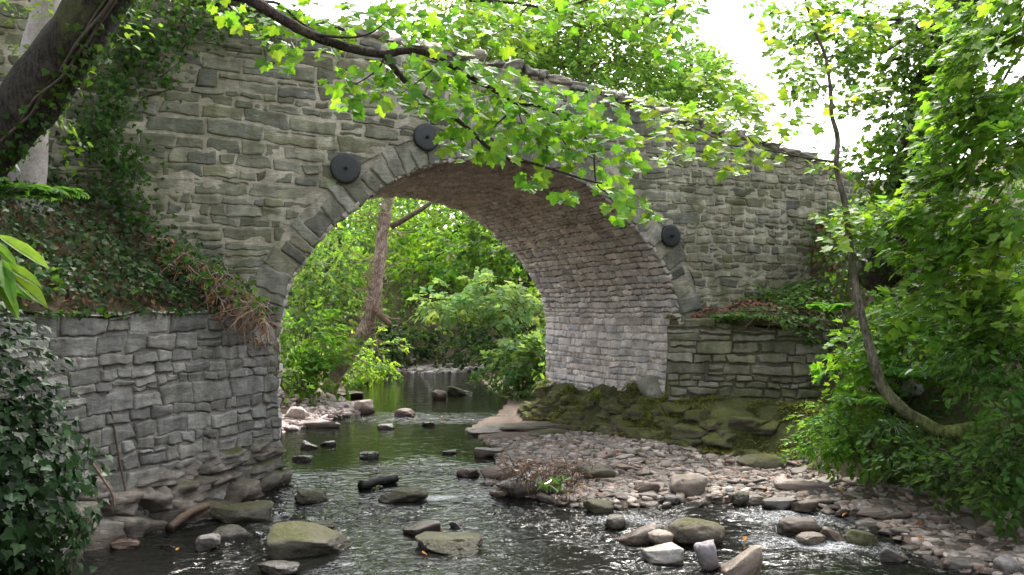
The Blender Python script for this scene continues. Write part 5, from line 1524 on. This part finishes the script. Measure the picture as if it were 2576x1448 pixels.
far = [
 ("bramble_bush", "bright bramble thicket on the left shore beyond the arch", [px_clump(770, 850, 17.4, 90, 70, 70, .7), px_clump(740, 940, 17, 60, 45, 40, .6), px_clump(830, 900, 17.8, 60, 50, 30, .6)], .15, (.11, .22, .04)),
 ("holly_bush", "grey green ivy covered bush behind the left shore thicket", [px_clump(790, 680, 20, 100, 110, 90, 1), px_clump(760, 780, 19.5, 90, 70, 60, .9), px_clump(850, 760, 20.5, 90, 80, 60, .9)], .15, (.085, .15, .055)),
 ("willow_bush", "yellow green waterside bush on the far left bank", [px_clump(930, 890, 24, 80, 50, 60, .9), px_clump(900, 930, 23, 60, 26, 40, .7)], .16, (.16, .27, .05)),
 ("sycamore_shrub", "pale leaved sycamore shrub hanging over the water right of the vine clad trunk", [px_clump(1130, 755, 21.5, 80, 32, 50, .8), px_clump(1230, 725, 21, 70, 36, 44, .8), px_clump(1300, 770, 20.5, 70, 40, 40, .7)], .17, (.22, .33, .19)),
 ("sycamore_shrub", "small pale leaved sycamore shrub low against the right pier's far corner", [px_clump(1310, 880, 19.6, 50, 55, 46, .6), px_clump(1350, 900, 19.2, 40, 40, 26, .5)], .17, (.2, .31, .17)),
 ("ivy_bush", "dark ivy mound on the right bank by the pier's far corner", [px_clump(1270, 920, 20.5, 70, 60, 70, .7), px_clump(1330, 960, 19, 60, 45, 40, .6)], .13, (.07, .14, .04)),
 ("yew_bush", "dark shrub at the bend of the stream, left of centre", [px_clump(1010, 860, 29, 70, 60, 60, 1.2), px_clump(960, 870, 28, 50, 50, 40, 1)], .2, (.028, .06, .02)),  # leaf colour darkened to stand for the shade of the recess here
 ("laurel_bush", "dark green shrub at the bend of the stream, right of centre", [px_clump(1150, 870, 30, 80, 60, 70, 1.2), px_clump(1230, 860, 28, 80, 70, 70, 1.2)], .2, (.03, .07, .024)),  # darkened likewise, the recess's shade is put into the leaf colour
]
for nm, lab, cl, sz, col in far:
    ft = (.9, 20.6, .5) if nm == 'sycamore_shrub' and 'vine' in lab else None
    bush(nm, lab, "bush", cl, T_MAP if 'syc' in nm else T_OVAL, sz, col, .4, 13, M_FAR, foot=ft, stems=4, shell=.3)
FT = [(1000, 36, .35, [(980, 620, 110, 90), (1060, 560, 100, 80), (930, 700, 90, 70), (1020, 470, 150, 90)], (.17, .28, .05), "pale yellow green tree deep in the wood, seen through the arch's left half"),
      (1105, 33, .22, [(1110, 610, 110, 80), (1040, 690, 90, 60), (1180, 660, 100, 70), (1120, 500, 150, 80)], (.14, .26, .045), "mid green tree with dark bare limbs in the middle of the arch"),
      (1240, 29, .26, [(1240, 620, 90, 80), (1300, 690, 90, 70), (1200, 560, 110, 70), (1300, 560, 120, 90)], (.07, .145, .03), "darker ivy stemmed tree near the right side of the arch"),
      (880, 31, .2, [(870, 600, 80, 90), (900, 500, 110, 80), (840, 720, 90, 70)], (.16, .27, .06), "slim bright tree behind the vine clad trunk"),
      (1330, 33, .25, [(1350, 760, 80, 80), (1290, 800, 90, 60), (1380, 640, 90, 90)], (.045, .10, .025), "shaded tree at the far right of the arch opening")]
for px, Y, r_, cl, col, lab in FT:
    x = P(px, 900, Y)[0] + (1.8 if px > 1200 else -1.2 if px < 1050 else 3.6); b_ = A([x, Y, max(hgt(x, Y), .1)])
    top = P(cl[0][0], cl[0][1] - 120, Y)
    tree("woodland_tree", lab, "tree", tuple(b_), [b_ - A([0, 0, .2]), b_ * .75 + top * .25 + A([R(-.5, .5), 0, 0]), b_ * .5 + top * .5 + A([R(-.5, .5), 0, 0]), b_ * .2 + top * .8 + A([R(-.3, .3), 0, 0])], (r_ * .5, r_ * .45, r_ * .2), [px_clump(a, b, Y + R(-1, 1), c, d, 46, 1.3) for a, b, c, d in cl], M_FAR, T_MAP, .23, col, .8, 13, group="trees upstream of the bridge", bark=(.045, .04, .03), limb_r=.06)

cover("valley_undergrowth", "green undergrowth on both banks upstream of the bridge", 16000, (-14, 9), (14.5, 34), lambda x, y: (vf(x, y) > BL + .6) & (poly_dist(x, y, WATER, True) < -1.0) & ((poly_dist(x, y, TOE, False) > .1) | (x < -1) | (y > 29.5)), T_OVAL, .2, (.11, .21, .04), M_FAR, (.05, .7), .6)
# wooded slopes that close the view upstream
x = rng.uniform(-16, 12, 26000); y = rng.uniform(33, 44, 26000)
z = ground(x, y, False) + rng.uniform(0, 1, 26000) ** 1.3 * (4.6 + 2.0 * fbm(np.stack([x * .35, y * .35, x * 0], 1), 2, 77))
L = Leaves(T_OVAL); n = len(x)
cl_ = fbm(np.stack([x, y, z], 1) * .8, 2, 78)
m = cl_ > -.35
L.add(np.stack([x, y, z], 1)[m], A([0, -.5, .6]) + rng.normal(0, .5, (m.sum(), 3)), rng.normal(0, 1, (m.sum(), 3)) - UP * .5, .3 * rng.uniform(.6, 1.2, m.sum()), leafcol((.11, .2, .04), m.sum(), .35) * (1 + .4 * cl_[m])[:, None])
tag(L.build("far_wood", M_FAR), "mass of far off woodland leaves closing the valley upstream", "wood", kind="stuff")

# trees behind the parapet
BT = [(1190, 24, [(1170, 60, 80, 70), (1230, 110, 80, 60), (1190, -60, 120, 80)], (.13, .22, .06), "leafy tree just behind the parapet above the arch's crown"),
      (1330, 27, [(1310, 70, 90, 80), (1390, 120, 80, 60), (1350, -40, 120, 80), (1300, 160, 60, 40)], (.12, .22, .065), "light green tree behind the parapet, second from its left"),
      (1480, 25, [(1450, 90, 90, 80), (1530, 140, 90, 70), (1490, -20, 120, 80), (1440, 190, 70, 50)], (.13, .23, .07), "light green tree behind the parapet with a brownish trunk showing"),
      (1640, 28, [(1620, 110, 80, 90), (1690, 170, 80, 80), (1640, 10, 90, 60), (1600, 210, 70, 50)], (.12, .22, .07), "tall pale tree behind the parapet beside the sky gap"),
      (1770, 26, [(1740, 210, 60, 60), (1800, 260, 50, 50), (1720, 270, 60, 40)], (.13, .24, .07), "small pale tree behind the parapet, lowest and furthest right")]
for px, Y, cl, col, lab in BT:
    x = P(max(px, 1470), 400, Y)[0]; b_ = A([x, Y, max(hgt(x, Y), .1)]); top = P(cl[0][0], cl[0][1] - 60, Y)
    tree("parapet_tree", lab, "tree", tuple(b_), [b_ - A([0, 0, .2]), b_ * .5 + top * .5 + A([R(-.4, .4), 0, 0]), top], (.2, .14, .05), [px_clump(a, b, Y + R(-.8, .8), c * 1.15, d * 1.1, 120, 1.3) for a, b, c, d in cl], M_FAR, T_OVAL, .19, col, .7, 14, group="trees behind the parapet", bark=(.15, .10, .07), limb_r=.05, shell=.2)
